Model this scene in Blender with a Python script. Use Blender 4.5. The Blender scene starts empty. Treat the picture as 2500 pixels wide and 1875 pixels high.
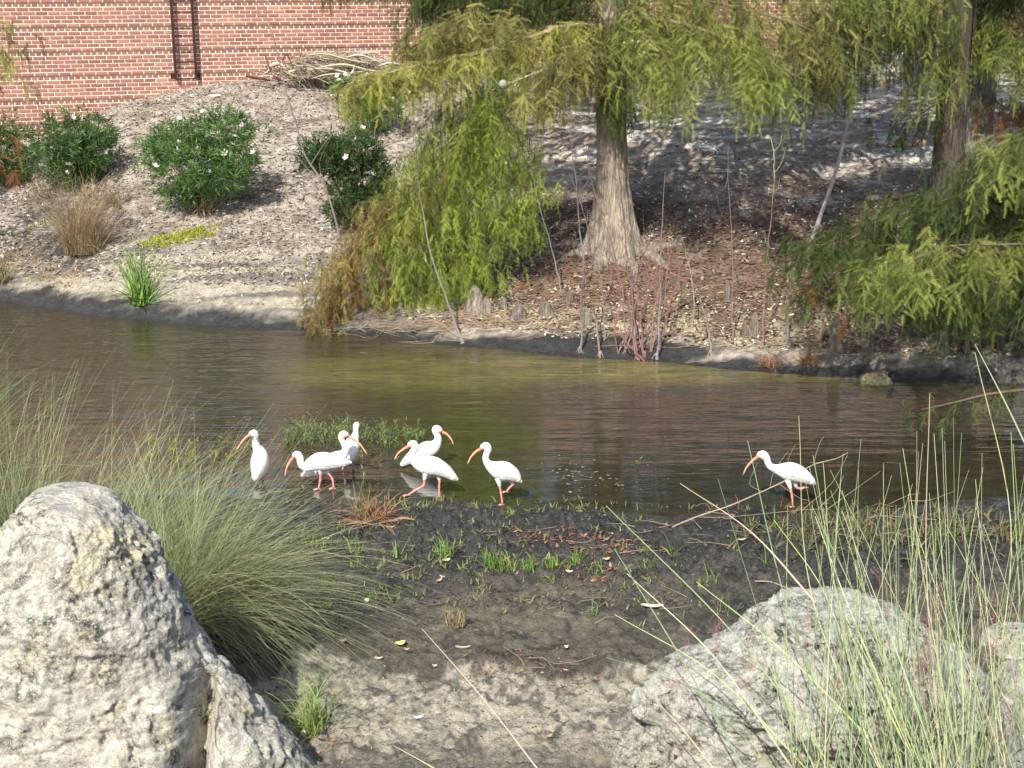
import bpy, math, random
import numpy as np
from mathutils import Vector
random.seed(7)
rng = np.random.default_rng(7)
C = bpy.context.scene.collection
scn = bpy.context.scene
R = math.radians

# ------------------------------------------------------------------ camera
CAMH = 4.0
FPX = 3550.0
PITCH, ROLL = R(14.65), R(0.36)
fwd = np.array([0, math.cos(PITCH), -math.sin(PITCH)])
right0 = np.array([1.0, 0, 0]); up0 = np.array([0, math.sin(PITCH), math.cos(PITCH)])
right = right0*math.cos(ROLL) - up0*math.sin(ROLL)
up = up0*math.cos(ROLL) + right0*math.sin(ROLL)
cam_data = bpy.data.cameras.new('camera'); cam = bpy.data.objects.new('camera', cam_data); C.objects.link(cam)
from mathutils import Matrix
m = Matrix(((right[0], up[0], -fwd[0], 0), (right[1], up[1], -fwd[1], 0), (right[2], up[2], -fwd[2], CAMH), (0, 0, 0, 1)))
cam.matrix_world = m
cam_data.sensor_width = 36; cam_data.lens = 36*FPX/2500
cam_data.clip_start = 0.1; cam_data.clip_end = 1000
scn.camera = cam

# ------------------------------------------------------------------ light
SUN_EL, SUN_AZ = R(43), R(17)            # travel heading: right of +Y
travel = Vector((math.sin(SUN_AZ)*math.cos(SUN_EL), math.cos(SUN_AZ)*math.cos(SUN_EL), -math.sin(SUN_EL)))
world = bpy.data.worlds.new('World'); scn.world = world; world.use_nodes = True
wn = world.node_tree; wn.nodes.clear()
wo = wn.nodes.new('ShaderNodeOutputWorld'); wb = wn.nodes.new('ShaderNodeBackground'); ws = wn.nodes.new('ShaderNodeTexSky')
ws.sky_type = 'NISHITA'; ws.sun_disc = False; ws.sun_elevation = SUN_EL; ws.sun_rotation = math.pi + SUN_AZ
ws.dust_density = 2.0
wb.inputs['Strength'].default_value = 0.15
wn.links.new(ws.outputs[0], wb.inputs[0]); wn.links.new(wb.outputs[0], wo.inputs[0])
sd = bpy.data.lights.new('sun', 'SUN'); sd.energy = 4.8; sd.angle = R(0.5); sd.color = (1.0, 0.95, 0.86)
so = bpy.data.objects.new('sun', sd); C.objects.link(so); so.rotation_euler = travel.to_track_quat('-Z', 'Y').to_euler()
so.location = (-10, -20, 25)
scn.view_settings.view_transform = 'Standard'; scn.view_settings.look = 'None'
scn.view_settings.exposure = 0.5; scn.view_settings.gamma = 1
scn.view_settings.use_curve_mapping = False
scn.cycles.max_bounces = 6; scn.cycles.transparent_max_bounces = 4
scn.cycles.diffuse_bounces = 3; scn.cycles.glossy_bounces = 3; scn.cycles.transmission_bounces = 3

# ------------------------------------------------------------------ helpers
CAM = np.array([0, 0, CAMH])
def ray(u, v):
    return fwd + right*((u-1250)/FPX) - up*((v-937.5)/FPX)
def at(u, v, Y):
    d = ray(u, v); return CAM + d*(Y/d[1])
def hit(u, v, z=0.0):
    d = ray(u, v); return CAM + d*((z-CAMH)/d[2])

def hash3(ix, iy, iz, seed):
    h = (ix*374761393 + iy*668265263 + iz*2147483647*3 + seed*1274126177) & 0xFFFFFFFF
    h = ((h ^ (h >> 13))*1274126177) & 0xFFFFFFFF
    h = ((h ^ (h >> 15))*2246822519) & 0xFFFFFFFF
    return ((h ^ (h >> 16)) & 0xFFFFFF)/float(0xFFFFFF)
def vnoise(x, y, z=None, seed=0):
    x = np.asarray(x, float); y = np.asarray(y, float)
    z = np.zeros_like(x) if z is None else np.asarray(z, float)
    xi, yi, zi = np.floor(x).astype(np.int64), np.floor(y).astype(np.int64), np.floor(z).astype(np.int64)
    fx, fy, fz = x-xi, y-yi, z-zi
    fx = fx*fx*(3-2*fx); fy = fy*fy*(3-2*fy); fz = fz*fz*(3-2*fz)
    r = 0
    for a in (0, 1):
        for b in (0, 1):
            for c in (0, 1):
                w = (fx if a else 1-fx)*(fy if b else 1-fy)*(fz if c else 1-fz)
                r = r + w*hash3(xi+a, yi+b, zi+c, seed)
    return r
def fbm(x, y, z=None, oct=4, seed=0, gain=.5):
    s = 0; a = 1; t = 0; f = 1
    for i in range(oct):
        s = s + a*(vnoise(x*f, y*f, None if z is None else z*f, seed+i*17)-.5); t += a; a *= gain; f *= 2.03
    return s/t*2

def sstep(a, b, x):
    t = np.clip((x-a)/(b-a), 0, 1); return t*t*(3-2*t)

def link(o, parent=None, **props):
    C.objects.link(o)
    if parent is not None: o.parent = parent
    for k, v in props.items(): o[k] = v
    return o
def mesh_np(name, V, F, mat=None, parent=None, col=None, smooth=False, **props):
    """V (n,3); F (m,3) or (m,4) int array, or list of arrays"""
    me = bpy.data.meshes.new(name)
    Fs = F if isinstance(F, list) else [F]
    Fs = [np.asarray(f, np.int32) for f in Fs if len(f)]
    V = np.asarray(V, np.float32)
    org = None
    me.vertices.add(len(V)); me.vertices.foreach_set('co', V.ravel())
    nl = sum(f.size for f in Fs); nf = sum(len(f) for f in Fs)
    me.loops.add(nl); me.loops.foreach_set('vertex_index', np.concatenate([f.ravel() for f in Fs]))
    me.polygons.add(nf)
    ls = []; o = 0
    for f in Fs:
        ls.append(o+np.arange(len(f))*f.shape[1]); o += f.size
    me.polygons.foreach_set('loop_start', np.concatenate(ls).astype(np.int32))
    me.polygons.foreach_set('use_smooth', np.full(nf, smooth))
    me.update(calc_edges=True); me.validate()
    if col is not None:
        col = np.asarray(col, np.float32)
        c4 = np.ones((len(V), 4), np.float32); c4[:, :3] = col
        ca = me.color_attributes.new('Col', 'FLOAT_COLOR', 'POINT'); ca.data.foreach_set('color', c4.ravel())
    if mat: me.materials.append(mat)
    ob = bpy.data.objects.new(name, me)
    link(ob, parent, **props)
    return ob
def empty(name, loc=(0, 0, 0), label=None, cat=None, group=None):
    o = bpy.data.objects.new(name, None); C.objects.link(o); o.location = Vector(loc)
    o.empty_display_size = .1
    if label: o['label'] = label
    if cat: o['category'] = cat
    if group: o['group'] = group
    return o
def tag(o, label, cat, group=None):
    o['label'] = label; o['category'] = cat
    if group: o['group'] = group
    return o
class G:
    """collects geometry"""
    def __init__(s): s.V = []; s.Q = []; s.T = []; s.c = []; s.n = 0
    def add(s, V, Q=None, T=None, col=None):
        V = np.asarray(V, float)
        if Q is not None and len(Q): s.Q.append(np.asarray(Q)+s.n)
        if T is not None and len(T): s.T.append(np.asarray(T)+s.n)
        s.V.append(V); s.n += len(V)
        s.c.append(np.broadcast_to(np.asarray(col if col is not None else (.5, .5, .5), float), (len(V), 3)))
    def build(s, name, mat, parent=None, smooth=False, origin=None, **props):
        V = np.concatenate(s.V); c = np.concatenate(s.c)
        if origin is None and parent is not None: origin = np.array(parent.location)
        if origin is None: origin = np.array([V[:, 0].mean(), V[:, 1].mean(), V[:, 2].min()])
        F = []
        if s.Q: F.append(np.concatenate(s.Q))
        if s.T: F.append(np.concatenate(s.T))
        o = mesh_np(name, V-origin, F, mat, parent, c, smooth, **props)
        if parent is None: o.location = Vector(origin)
        return o
def frames(P):
    P = np.asarray(P, float); T = np.gradient(P, axis=0); T /= np.linalg.norm(T, axis=1)[:, None]+1e-9
    a = np.array([0, 0, 1.0]) if abs(T[0][2]) < .8 else np.array([0, 1.0, 0])
    N = []
    n = a - T[0]*np.dot(a, T[0]); n /= np.linalg.norm(n)
    for t in T:
        n = n - t*np.dot(n, t); n /= np.linalg.norm(n)+1e-9; N.append(n)
    N = np.array(N); B = np.cross(T, N)
    return T, N, B
def tube(g, P, rad, seg=8, col=(.5, .5, .5), flat=1.0, cap=True, nz=0, seed=0):
    P = np.asarray(P, float); rad = np.broadcast_to(np.asarray(rad, float), (len(P),))
    T, N, B = frames(P)
    th = np.linspace(0, 2*np.pi, seg, endpoint=False)
    rr = rad[:, None]*np.ones(seg)[None]
    if nz:
        rr = rr*(1+nz*(np.array([[vnoise(np.array(i*.7), np.array(math.cos(t)*1.6+3), np.array(math.sin(t)*1.6), seed) for t in th] for i in range(len(P))])-.5)*2)
    V = P[:, None]+rr[:, :, None]*(np.cos(th)[None, :, None]*N[:, None]+flat*np.sin(th)[None, :, None]*B[:, None])
    V = V.reshape(-1, 3)
    n = len(P); Q = []
    i = np.arange(n-1)[:, None]*seg; j = np.arange(seg)[None]; k = (j+1) % seg
    Q = np.stack([i+j, i+k, i+seg+k, i+seg+j], -1).reshape(-1, 4)
    Tt = []
    if cap:
        V = np.vstack([V, P[0], P[-1]]); a, b = len(V)-2, len(V)-1
        jj = np.arange(seg); kk = (jj+1) % seg
        Tt = np.vstack([np.stack([np.full(seg, a), kk, jj], -1), np.stack([np.full(seg, b), (n-1)*seg+jj, (n-1)*seg+kk], -1)])
    c = np.asarray(col, float)
    if c.ndim == 2 and len(c) == n:
        c = np.repeat(c, seg, 0)
        if cap: c = np.vstack([c, c[0], c[-1]])
    g.add(V, Q, Tt, c)
def catmull(P, k=6):
    P = np.asarray(P, float); Q = np.vstack([2*P[0]-P[1], P, 2*P[-1]-P[-2]]); out = []
    for i in range(1, len(Q)-2):
        for t in np.linspace(0, 1, k, endpoint=False):
            a, b, c, d = Q[i-1], Q[i], Q[i+1], Q[i+2]
            out.append(.5*((2*b)+(-a+c)*t+(2*a-5*b+4*c-d)*t*t+(-a+3*b-3*c+d)*t**3))
    out.append(P[-1]); return np.array(out)
def box(g, c, sx, sy, sz, ax=(1, 0, 0), ay=(0, 1, 0), az=(0, 0, 1), col=(.5, .5, .5)):
    c = np.asarray(c, float); ax, ay, az = map(lambda a: np.asarray(a, float), (ax, ay, az))
    V = [c+ax*sx*a+ay*sy*b+az*sz*d for a in (-.5, .5) for b in (-.5, .5) for d in (-.5, .5)]
    g.add(V, [(0, 1, 3, 2), (4, 6, 7, 5), (0, 4, 5, 1), (2, 3, 7, 6), (0, 2, 6, 4), (1, 5, 7, 3)], col=col)

# ------------------------------------------------------------------ materials
def mat(name, rough=.8, noise=None, bump=None, trans=0, tint=(1, 1, 1), spec=.3, attr=True, color=None, extra=None):
    """colour from attribute Col (or color), broken up by fine noise"""
    mt = bpy.data.materials.new(name); mt.use_nodes = True; nt = mt.node_tree; N = nt.nodes; L = nt.links
    bs = N['Principled BSDF']; bs.inputs['Roughness'].default_value = rough; bs.inputs['Specular IOR Level'].default_value = spec
    tc = N.new('ShaderNodeTexCoord')
    if attr:
        a = N.new('ShaderNodeAttribute'); a.attribute_name = 'Col'; src = a.outputs['Color']
    else:
        a = N.new('ShaderNodeRGB'); a.outputs[0].default_value = (*color, 1); src = a.outputs[0]
    if noise:
        for (sc, lo, hi, det) in noise:
            nz = N.new('ShaderNodeTexNoise'); nz.inputs['Scale'].default_value = sc if not isinstance(sc, tuple) else 1
            nz.inputs['Detail'].default_value = det; nz.inputs['Roughness'].default_value = .65
            if isinstance(sc, tuple):
                mp = N.new('ShaderNodeMapping'); mp.inputs['Scale'].default_value = sc; L.new(tc.outputs['Object'], mp.inputs[0]); L.new(mp.outputs[0], nz.inputs['Vector'])
            else: L.new(tc.outputs['Object'], nz.inputs['Vector'])
            mr = N.new('ShaderNodeMapRange'); mr.inputs[1].default_value = .3; mr.inputs[2].default_value = .7; mr.inputs[3].default_value = lo; mr.inputs[4].default_value = hi
            L.new(nz.outputs['Fac'], mr.inputs[0])
            mx = N.new('ShaderNodeVectorMath'); mx.operation = 'SCALE'; L.new(src, mx.inputs[0]); L.new(mr.outputs[0], mx.inputs['Scale']); src = mx.outputs[0]
    L.new(src, bs.inputs['Base Color'])
    if bump:
        for (sc, dist, det) in bump:
            nz = N.new('ShaderNodeTexNoise'); nz.inputs['Detail'].default_value = det; nz.inputs['Roughness'].default_value = .6
            if isinstance(sc, tuple):
                mp = N.new('ShaderNodeMapping'); mp.inputs['Scale'].default_value = sc; L.new(tc.outputs['Object'], mp.inputs[0]); L.new(mp.outputs[0], nz.inputs['Vector']); nz.inputs['Scale'].default_value = 1
            else:
                nz.inputs['Scale'].default_value = sc; L.new(tc.outputs['Object'], nz.inputs['Vector'])
            bp = N.new('ShaderNodeBump'); bp.inputs['Strength'].default_value = 1; bp.inputs['Distance'].default_value = dist
            L.new(nz.outputs['Fac'], bp.inputs['Height'])
            if bs.inputs['Normal'].links: L.new(bs.inputs['Normal'].links[0].from_socket, bp.inputs['Normal'])
            L.new(bp.outputs[0], bs.inputs['Normal'])
    if trans:
        out = N['Material Output']; tr = N.new('ShaderNodeBsdfTranslucent'); mx = N.new('ShaderNodeMixShader'); mx.inputs[0].default_value = trans
        L.new(src, tr.inputs[0]); L.new(bs.outputs[0], mx.inputs[1]); L.new(tr.outputs[0], mx.inputs[2]); L.new(mx.outputs[0], out.inputs['Surface'])
    return mt
def wet_sheen(mt):
    nt = mt.node_tree; N = nt.nodes; bs = N['Principled BSDF']; a = N.new('ShaderNodeAttribute'); a.attribute_name = 'Col'; r = N.new('ShaderNodeMapRange')
    r.inputs[1].default_value = .03; r.inputs[2].default_value = .10; r.inputs[3].default_value = .42; r.inputs[4].default_value = .95
    nt.links.new(a.outputs['Fac'], r.inputs[0]); nt.links.new(r.outputs[0], bs.inputs['Roughness']); return mt
M_ground = mat('ground_soil', .9, [(6, .75, 1.25, 6), (45, .7, 1.3, 5)], [(14, .03, 8), (70, .01, 5)])
wet_sheen(M_ground)
M_leaf = mat('leaf', .55, None, None, trans=.42)
M_blade = mat('grass_blade', .5, None, None, trans=.25)
M_bark = mat('bark', .9, [((34, 34, 3.0), .35, 1.55, 8), ((6, 6, 3), .7, 1.3, 4)], [((30, 30, 2.6), .07, 8)])
M_twig = mat('twig_wood', .8, [(40, .75, 1.25, 4)])
M_litter = mat('litter', .9)
M_brick = mat('brick_clay', .85, [(3, .85, 1.12, 3), (60, .85, 1.15, 4)], [(80, .003, 4)])
M_mortar = mat('mortar', .95, [(2, .9, 1.05, 3), (50, .85, 1.1, 4)], [(90, .003, 4)], attr=False, color=(.74, .64, .50))
M_iron = mat('black_iron', .5, [(25, .7, 1.3, 3)], attr=False, color=(.035, .012, .010), spec=.4)
M_feather = mat('white_feathers', .75, [((40, 40, 90), .93, 1.03, 3)], [((50, 50, 110), .004, 3)])
M_horn = mat('bill_and_leg_skin', .45, [(70, .9, 1.1, 2)])
M_eye = mat('eye', .2, attr=False, color=(.02, .02, .03), spec=.6)
M_petal = mat('petal', .7, trans=.3)

# rock: weathered limestone with lichen
def rock_material(name, base, dark, warm, s=1.0):
    mt = bpy.data.materials.new(name); mt.use_nodes = True; nt = mt.node_tree; N = nt.nodes; L = nt.links
    bs = N['Principled BSDF']; bs.inputs['Roughness'].default_value = .92; bs.inputs['Specular IOR Level'].default_value = .2
    tc = N.new('ShaderNodeTexCoord')
    def nz(scale, det, rough=.65, dist=0):
        n = N.new('ShaderNodeTexNoise'); n.inputs['Scale'].default_value = scale*s; n.inputs['Detail'].default_value = det
        n.inputs['Roughness'].default_value = rough; n.inputs['Distortion'].default_value = dist
        L.new(tc.outputs['Object'], n.inputs['Vector']); return n.outputs['Fac']
    def ramp(x, a, b):
        r = N.new('ShaderNodeMapRange'); r.inputs[1].default_value = a; r.inputs[2].default_value = b; L.new(x, r.inputs[0]); return r.outputs[0]
    def mix(f, c1, c2):
        mm = N.new('ShaderNodeMix'); mm.data_type = 'RGBA'; L.new(f, mm.inputs[0])
        for k, c in ((6, c1), (7, c2)):
            if isinstance(c, tuple): mm.inputs[k].default_value = (*c, 1)
            else: L.new(c, mm.inputs[k])
        return mm.outputs[2]
    c = mix(ramp(nz(9, 8, .7), .35, .65), tuple(.62*x for x in base), tuple(1.15*x for x in base))
    c = mix(ramp(nz(3.2, 4, .6), .5, .68), c, warm)
    patch = ramp(nz(3.4, 6, .75, .5), .45, .56); fine = ramp(nz(24, 8, .8), .44, .56)
    mm = N.new('ShaderNodeMath'); mm.operation = 'MULTIPLY'; L.new(patch, mm.inputs[0]); L.new(fine, mm.inputs[1])
    c = mix(mm.outputs[0], c, dark)
    spk = ramp(nz(62, 5, .7), .54, .64)
    c = mix(spk, c, tuple(.45*x for x in base))
    wsp = ramp(nz(48, 4, .6), .60, .70)
    c = mix(wsp, c, tuple(min(.8, 1.5*x) for x in base))
    L.new(c, bs.inputs['Base Color'])
    for (sc, dist, det) in ((5, .09, 9), (30, .02, 7), (100, .005, 4)):
        b = N.new('ShaderNodeBump'); b.inputs['Distance'].default_value = dist; L.new(nz(sc, det, .68), b.inputs['Height'])
        if bs.inputs['Normal'].links: L.new(bs.inputs['Normal'].links[0].from_socket, b.inputs['Normal'])
        L.new(b.outputs[0], bs.inputs['Normal'])
    return mt
M_rock = rock_material('limestone', (.76, .72, .62), (.06, .06, .05), (.74, .66, .44))
M_rock2 = rock_material('lichened_limestone', (.70, .69, .60), (.06, .06, .045), (.58, .57, .44), 1.5)

# water
def water_material():
    mt = bpy.data.materials.new('pond_water'); mt.use_nodes = True; nt = mt.node_tree; N = nt.nodes; L = nt.links
    bs = N['Principled BSDF']; bs.inputs['Roughness'].default_value = .03; bs.inputs['IOR'].default_value = 1.6
    bs.inputs['Specular IOR Level'].default_value = .5
    tc = N.new('ShaderNodeTexCoord')
    def nz(scale, det, rough=.6):
        mp = N.new('ShaderNodeMapping'); mp.inputs['Scale'].default_value = scale; L.new(tc.outputs['Object'], mp.inputs[0])
        n = N.new('ShaderNodeTexNoise'); n.inputs['Scale'].default_value = 1; n.inputs['Detail'].default_value = det; n.inputs['Roughness'].default_value = rough
        L.new(mp.outputs[0], n.inputs['Vector']); return n.outputs['Fac']
    a = N.new('ShaderNodeAttribute'); a.attribute_name = 'Col'
    r = N.new('ShaderNodeMapRange'); r.inputs[1].default_value = .3; r.inputs[2].default_value = .7; r.inputs[3].default_value = .55; r.inputs[4].default_value = 1.45
    L.new(nz((3, 9, 1), 6, .7), r.inputs[0])
    s = N.new('ShaderNodeVectorMath'); s.operation = 'SCALE'; L.new(a.outputs['Color'], s.inputs[0]); L.new(r.outputs[0], s.inputs['Scale'])
    L.new(s.outputs[0], bs.inputs['Base Color'])
    sp = N.new('ShaderNodeSeparateXYZ'); L.new(tc.outputs['Object'], sp.inputs[0])
    calm = N.new('ShaderNodeMapRange'); calm.inputs[1].default_value = 12.0; calm.inputs[2].default_value = 15.5; calm.inputs[3].default_value = .14; calm.inputs[4].default_value = 1.0; L.new(sp.outputs['Y'], calm.inputs[0])
    for (sc, dist, det) in (((.8, 3.6, 1), .035, 3), ((1.8, 9, 1), .014, 3), ((6, 24, 1), .003, 3)):
        b = N.new('ShaderNodeBump'); b.inputs['Distance'].default_value = dist; L.new(nz(sc, det, .5), b.inputs['Height']); L.new(calm.outputs[0], b.inputs['Strength'])
        if bs.inputs['Normal'].links: L.new(bs.inputs['Normal'].links[0].from_socket, b.inputs['Normal'])
        L.new(b.outputs[0], bs.inputs['Normal'])
    return mt
M_water = water_material()

# ------------------------------------------------------------------ brick wall frame of reference
P0 = CAM + ray(0, 180)*24.7
wd = right*10200/FPX + up*988/FPX + fwd; wd[2] = 0; wd /= np.linalg.norm(wd)     # along the wall
wnrm = np.array([wd[1], -wd[0], 0])                                              # towards the camera
P0 = np.array([P0[0], P0[1], 0])
def on_wall(u, v):
    d = ray(u, v); t = np.dot(P0-CAM, wnrm)/np.dot(d, wnrm); return CAM + d*t
def wall_s(p): return float(np.dot(np.asarray(p)-P0, wd))
def wallY(x): return P0[1] + (x-P0[0])*wd[1]/wd[0]

# ------------------------------------------------------------------ terrain
far_px = [(-900, 700), (-300, 715), (0, 738), (200, 768), (400, 790), (600, 803), (750, 808), (950, 822), (1130, 845), (1300, 862), (1500, 878), (1613, 885), (1771, 905), (1950, 915), (2178, 932), (2500, 940), (2900, 950), (3600, 960)]
near_px = [(-1500, 1190), (-300, 1200), (300, 1205), (560, 1207), (700, 1215), (850, 1222), (1100, 1228), (1240, 1232), (1400, 1240), (1500, 1250), (1700, 1262), (1900, 1252), (2100, 1245), (2300, 1225), (2500, 1205), (3000, 1190), (4000, 1180)]
fp = np.array([hit(*p) for p in far_px]); npx = np.array([hit(*p) for p in near_px])
def farY(x): return np.interp(x, fp[:, 0], fp[:, 1]) + .10*fbm(np.asarray(x)*1.3, np.asarray(x)*0+2, oct=3, seed=3)
def nearY(x): return np.interp(x, npx[:, 0], npx[:, 1]) + .12*fbm(np.asarray(x)*2.0, np.asarray(x)*0+5, oct=4, seed=9)
crest_px = [(-900, 560), (-200, 400), (0, 350), (130, 330), (250, 270), (330, 243), (400, 226), (500, 206), (600, 196), (700, 191), (850, 186), (1000, 180), (1300, 160), (1700, 135), (2100, 108), (2400, 85), (2700, 70), (3200, 55)]
cp = np.array([on_wall(*p) for p in crest_px])
def zwall(x): return np.interp(x, cp[:, 0], cp[:, 2])
def height(x, y, detail=True):
    x = np.asarray(x, float); y = np.asarray(y, float)
    fy, ny = farY(x), nearY(x); wy = wallY(x)
    # far bank
    t = np.clip((y-fy)/(wy-fy), 0, 1.05)
    d = np.clip(y-fy, 0, None)
    lip = .085*sstep(0, .45, d)
    zf = lip + (zwall(x)-.085)*np.clip(t, 0, 1)**1.12
    # near bank
    dn = np.clip(ny-y, 0, None)
    zn = .05*sstep(0, .5, dn)+.028*dn
    yl = 8.15+.45*fbm(x*.9, x*0, oct=5, seed=33, gain=.6)
    zn = zn - .05*sstep(-.05, .12, yl-y)
    bank = np.clip(6.9-y, 0, None)*.45
    bank = np.minimum(bank, 2.2)
    zn = zn + bank
    zw = -.30*sstep(0, 1.2, np.minimum(y-ny, fy-y))
    z = np.where(y >= fy, zf, np.where(y <= ny, zn, zw))
    if detail:
        far = y >= fy
        zz = fbm(x*1.1, y*1.1, oct=3, seed=5)*.05*sstep(.3, 2, d) + fbm(x*5, y*5, oct=4, seed=6, gain=.6)*.045*sstep(.15, .6, d)
        zz = zz*(1-sstep(.93, 1, t)*.8)
        wet = far & (d < 1.0)
        nn = fbm(x*2.5, y*2.5, oct=3, seed=21)*.03 + fbm(x*11, y*11, oct=4, seed=22, gain=.65)*.03
        rid = np.abs(fbm(x*7, y*9, oct=3, seed=24))*.03
        nn = (nn*1.5-rid*.8)*sstep(0, .35, dn)
        # trodden broken mud by the shore
        nn = nn + sstep(.15, .5, dn)*(1-sstep(1.3, 2.2, dn))*fbm(x*20, y*20, oct=3, seed=25, gain=.7)*.075
        z = z + np.where(far, zz, np.where(y <= ny, nn, 0))
        z = z + np.where(far & (d < .8), .02*fbm(x*8, y*8, oct=3, seed=44)*sstep(0, .15, d), 0)
    return z
kf = np.linspace(-.42, .42, 560)
ko = np.array([.5, .65, .9, 1.3, 2, 3.5, 6, 11])
K = np.concatenate([-ko[::-1], kf, ko])
rows = [-40, -20, -8, -2, 1, 3, 4, 5, 5.8]
y = 6.2
while y < 33.5:
    rows.append(y); y += .020 if y < 8 else (.026 if y < 12.6 else (.12 if y < 14.8 else .0018*y + .004))
rows += [34, 36, 40, 50, 70, 110, 180]
rows = np.array(rows)
YY, KK = np.meshgrid(rows, K, indexing='ij')
XX = KK*np.maximum(YY, 5.0)
ZZ = height(XX, YY)
X, Y, Z = XX.ravel(), YY.ravel(), ZZ.ravel()
fy, ny, wy = farY(X), nearY(X), wallY(X)
d = Y-fy; dn = ny-Y; t = np.clip(d/(wy-fy), 0, 1)
def lerp(a, b, f): return a+(b-a)*f[:, None]
n1 = fbm(X*.9, Y*.9, oct=4, seed=50); n2 = fbm(X*4, Y*4, oct=4, seed=51); n3 = fbm(X*.5+.3*Y, Y*6, oct=4, seed=52); n4 = fbm(X*14, Y*14, oct=3, seed=57, gain=.7)
uu = X/np.maximum(Y, 1)*FPX*1.0+1250
mulch = np.array([.35, .31, .26]); pale = np.array([.50, .47, .41]); sand = np.array([.36, .325, .25]); needles = np.array([.135, .088, .062]); litter = np.array([.21, .165, .13]); wetm = np.array([.036, .036, .035])
col = np.broadcast_to(mulch, (len(X), 3)).copy()
col = lerp(col, litter, sstep(-.15, .35, n2)*.7)
col = lerp(col, np.array([.14, .11, .085]), sstep(.05, .5, fbm(X*2.2, Y*5, oct=5, seed=58, gain=.65))*.75)
# beach of packed sand on the left, streaked
beach = (1-sstep(1.6, 2.6, d+.6*n1))*(1-sstep(980, 1120, uu))
col = lerp(col, lerp(np.broadcast_to(sand, col.shape), np.array([.13, .12, .105]), sstep(-.12, .22, n3)*.85), beach)
# needle litter under the cypresses
east = sstep(1080, 1330, uu+120*n1)
col = lerp(col, needles, east*sstep(.3, 1.0, d)*(1-sstep(.36, .62, t+.2*n1))*(.95-.35*sstep(0, .5, n2)))
col = lerp(col, litter*1.15, east*sstep(.36, .6, t+.2*n1)*.8)
col = lerp(col, pale, east*sstep(.42, .62, t+.2*n1)*sstep(-.05, .22, fbm(X*1.6, Y*7, oct=5, seed=54, gain=.62)))
# pale crusty strip just above the wet mud on the right
strip = east*sstep(.35, .6, d)*(1-sstep(1.1, 1.9, d+.6*n2))
col = lerp(col, np.array([.42, .38, .26]), strip*sstep(-.15, .15, n2)*.75)
# wet mud band along the water
wetf = (1-sstep(.16, .50, d+.34*n3+.10*n4+.12*n1+.10*n2))
col = lerp(col, wetm, wetf)
# near mud
nm = lerp(np.broadcast_to(np.array([.042, .040, .038]), col.shape), np.array([.098, .087, .068]), sstep(.9, 2.7, dn+1.0*n1+.5*n2))
nm = lerp(nm, np.array([.125, .11, .078]), sstep(.0, .5, n1+.5*n2+.5*n4)*sstep(1.4, 2.6, dn)*.7)
nm = lerp(nm, np.array([.022, .020, .019]), sstep(.12, .4, fbm(X*7, Y*9, oct=5, seed=91, gain=.7))*.7)
yl = 8.15+.45*fbm(X*.9, X*0, oct=5, seed=33, gain=.6)+.25*n2+.12*n4
low = sstep(-.02, .10, yl-Y)
grey = np.array([.34, .31, .24])
nm = lerp(nm, lerp(np.broadcast_to(grey, col.shape), np.array([.06, .058, .052]), sstep(.0, .30, n2*.4+.9*n4+.2*n1)*.85), low*(1-sstep(7.15, 6.95, Y)*0)*(1-sstep(.0, .5, -(Y-7.35))*.6))
edge = np.exp(-((Y-yl)/.05)**2); nm = lerp(nm, np.array([.03, .028, .024]), edge*.5)
col = np.where((Y < ny)[:, None], nm, col)
col = np.where(((Y >= ny) & (Y < fy))[:, None], np.array([.04, .035, .02])[None], col)
col = col*(1+.34*n4+.16*n2)[:, None]
col = np.clip(col, .008, .8)
def hgrid(x, y):
    x = np.asarray(x, float); y = np.asarray(y, float); k = x/np.maximum(y, 5.0)
    i = np.clip(np.searchsorted(rows, y)-1, 0, len(rows)-2); j = np.clip(np.searchsorted(K, k)-1, 0, len(K)-2)
    fi = np.clip((y-rows[i])/(rows[i+1]-rows[i]), 0, 1); fj = np.clip((k-K[j])/(K[j+1]-K[j]), 0, 1)
    return (ZZ[i, j]*(1-fi)*(1-fj)+ZZ[i+1, j]*fi*(1-fj)+ZZ[i, j+1]*(1-fi)*fj+ZZ[i+1, j+1]*fi*fj)
def hz(x, y): return float(hgrid(x, y))
def ground_hit(u, v):
    """where the sight line of a picture point meets the terrain"""
    d = ray(u, v); d = d/d[1]; ys = np.arange(5.0, 34, .02)
    P = CAM[None]+d[None]*ys[:, None]
    below = P[:, 2] <= np.maximum(hgrid(P[:, 0], P[:, 1]), 0)
    k = int(np.argmax(below)) if below.any() else len(ys)-1
    p = P[k].copy(); p[2] = max(hz(p[0], p[1]), -.02); return p
nr, nk = YY.shape
i = np.arange(nr-1)[:, None]*nk; j = np.arange(nk-1)[None]
Q = np.stack([i+j, i+j+1, i+nk+j+1, i+nk+j], -1).reshape(-1, 4)
mesh_np('ground', np.stack([X, Y, Z], 1), Q, M_ground, None, col, True, kind='structure')

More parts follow.
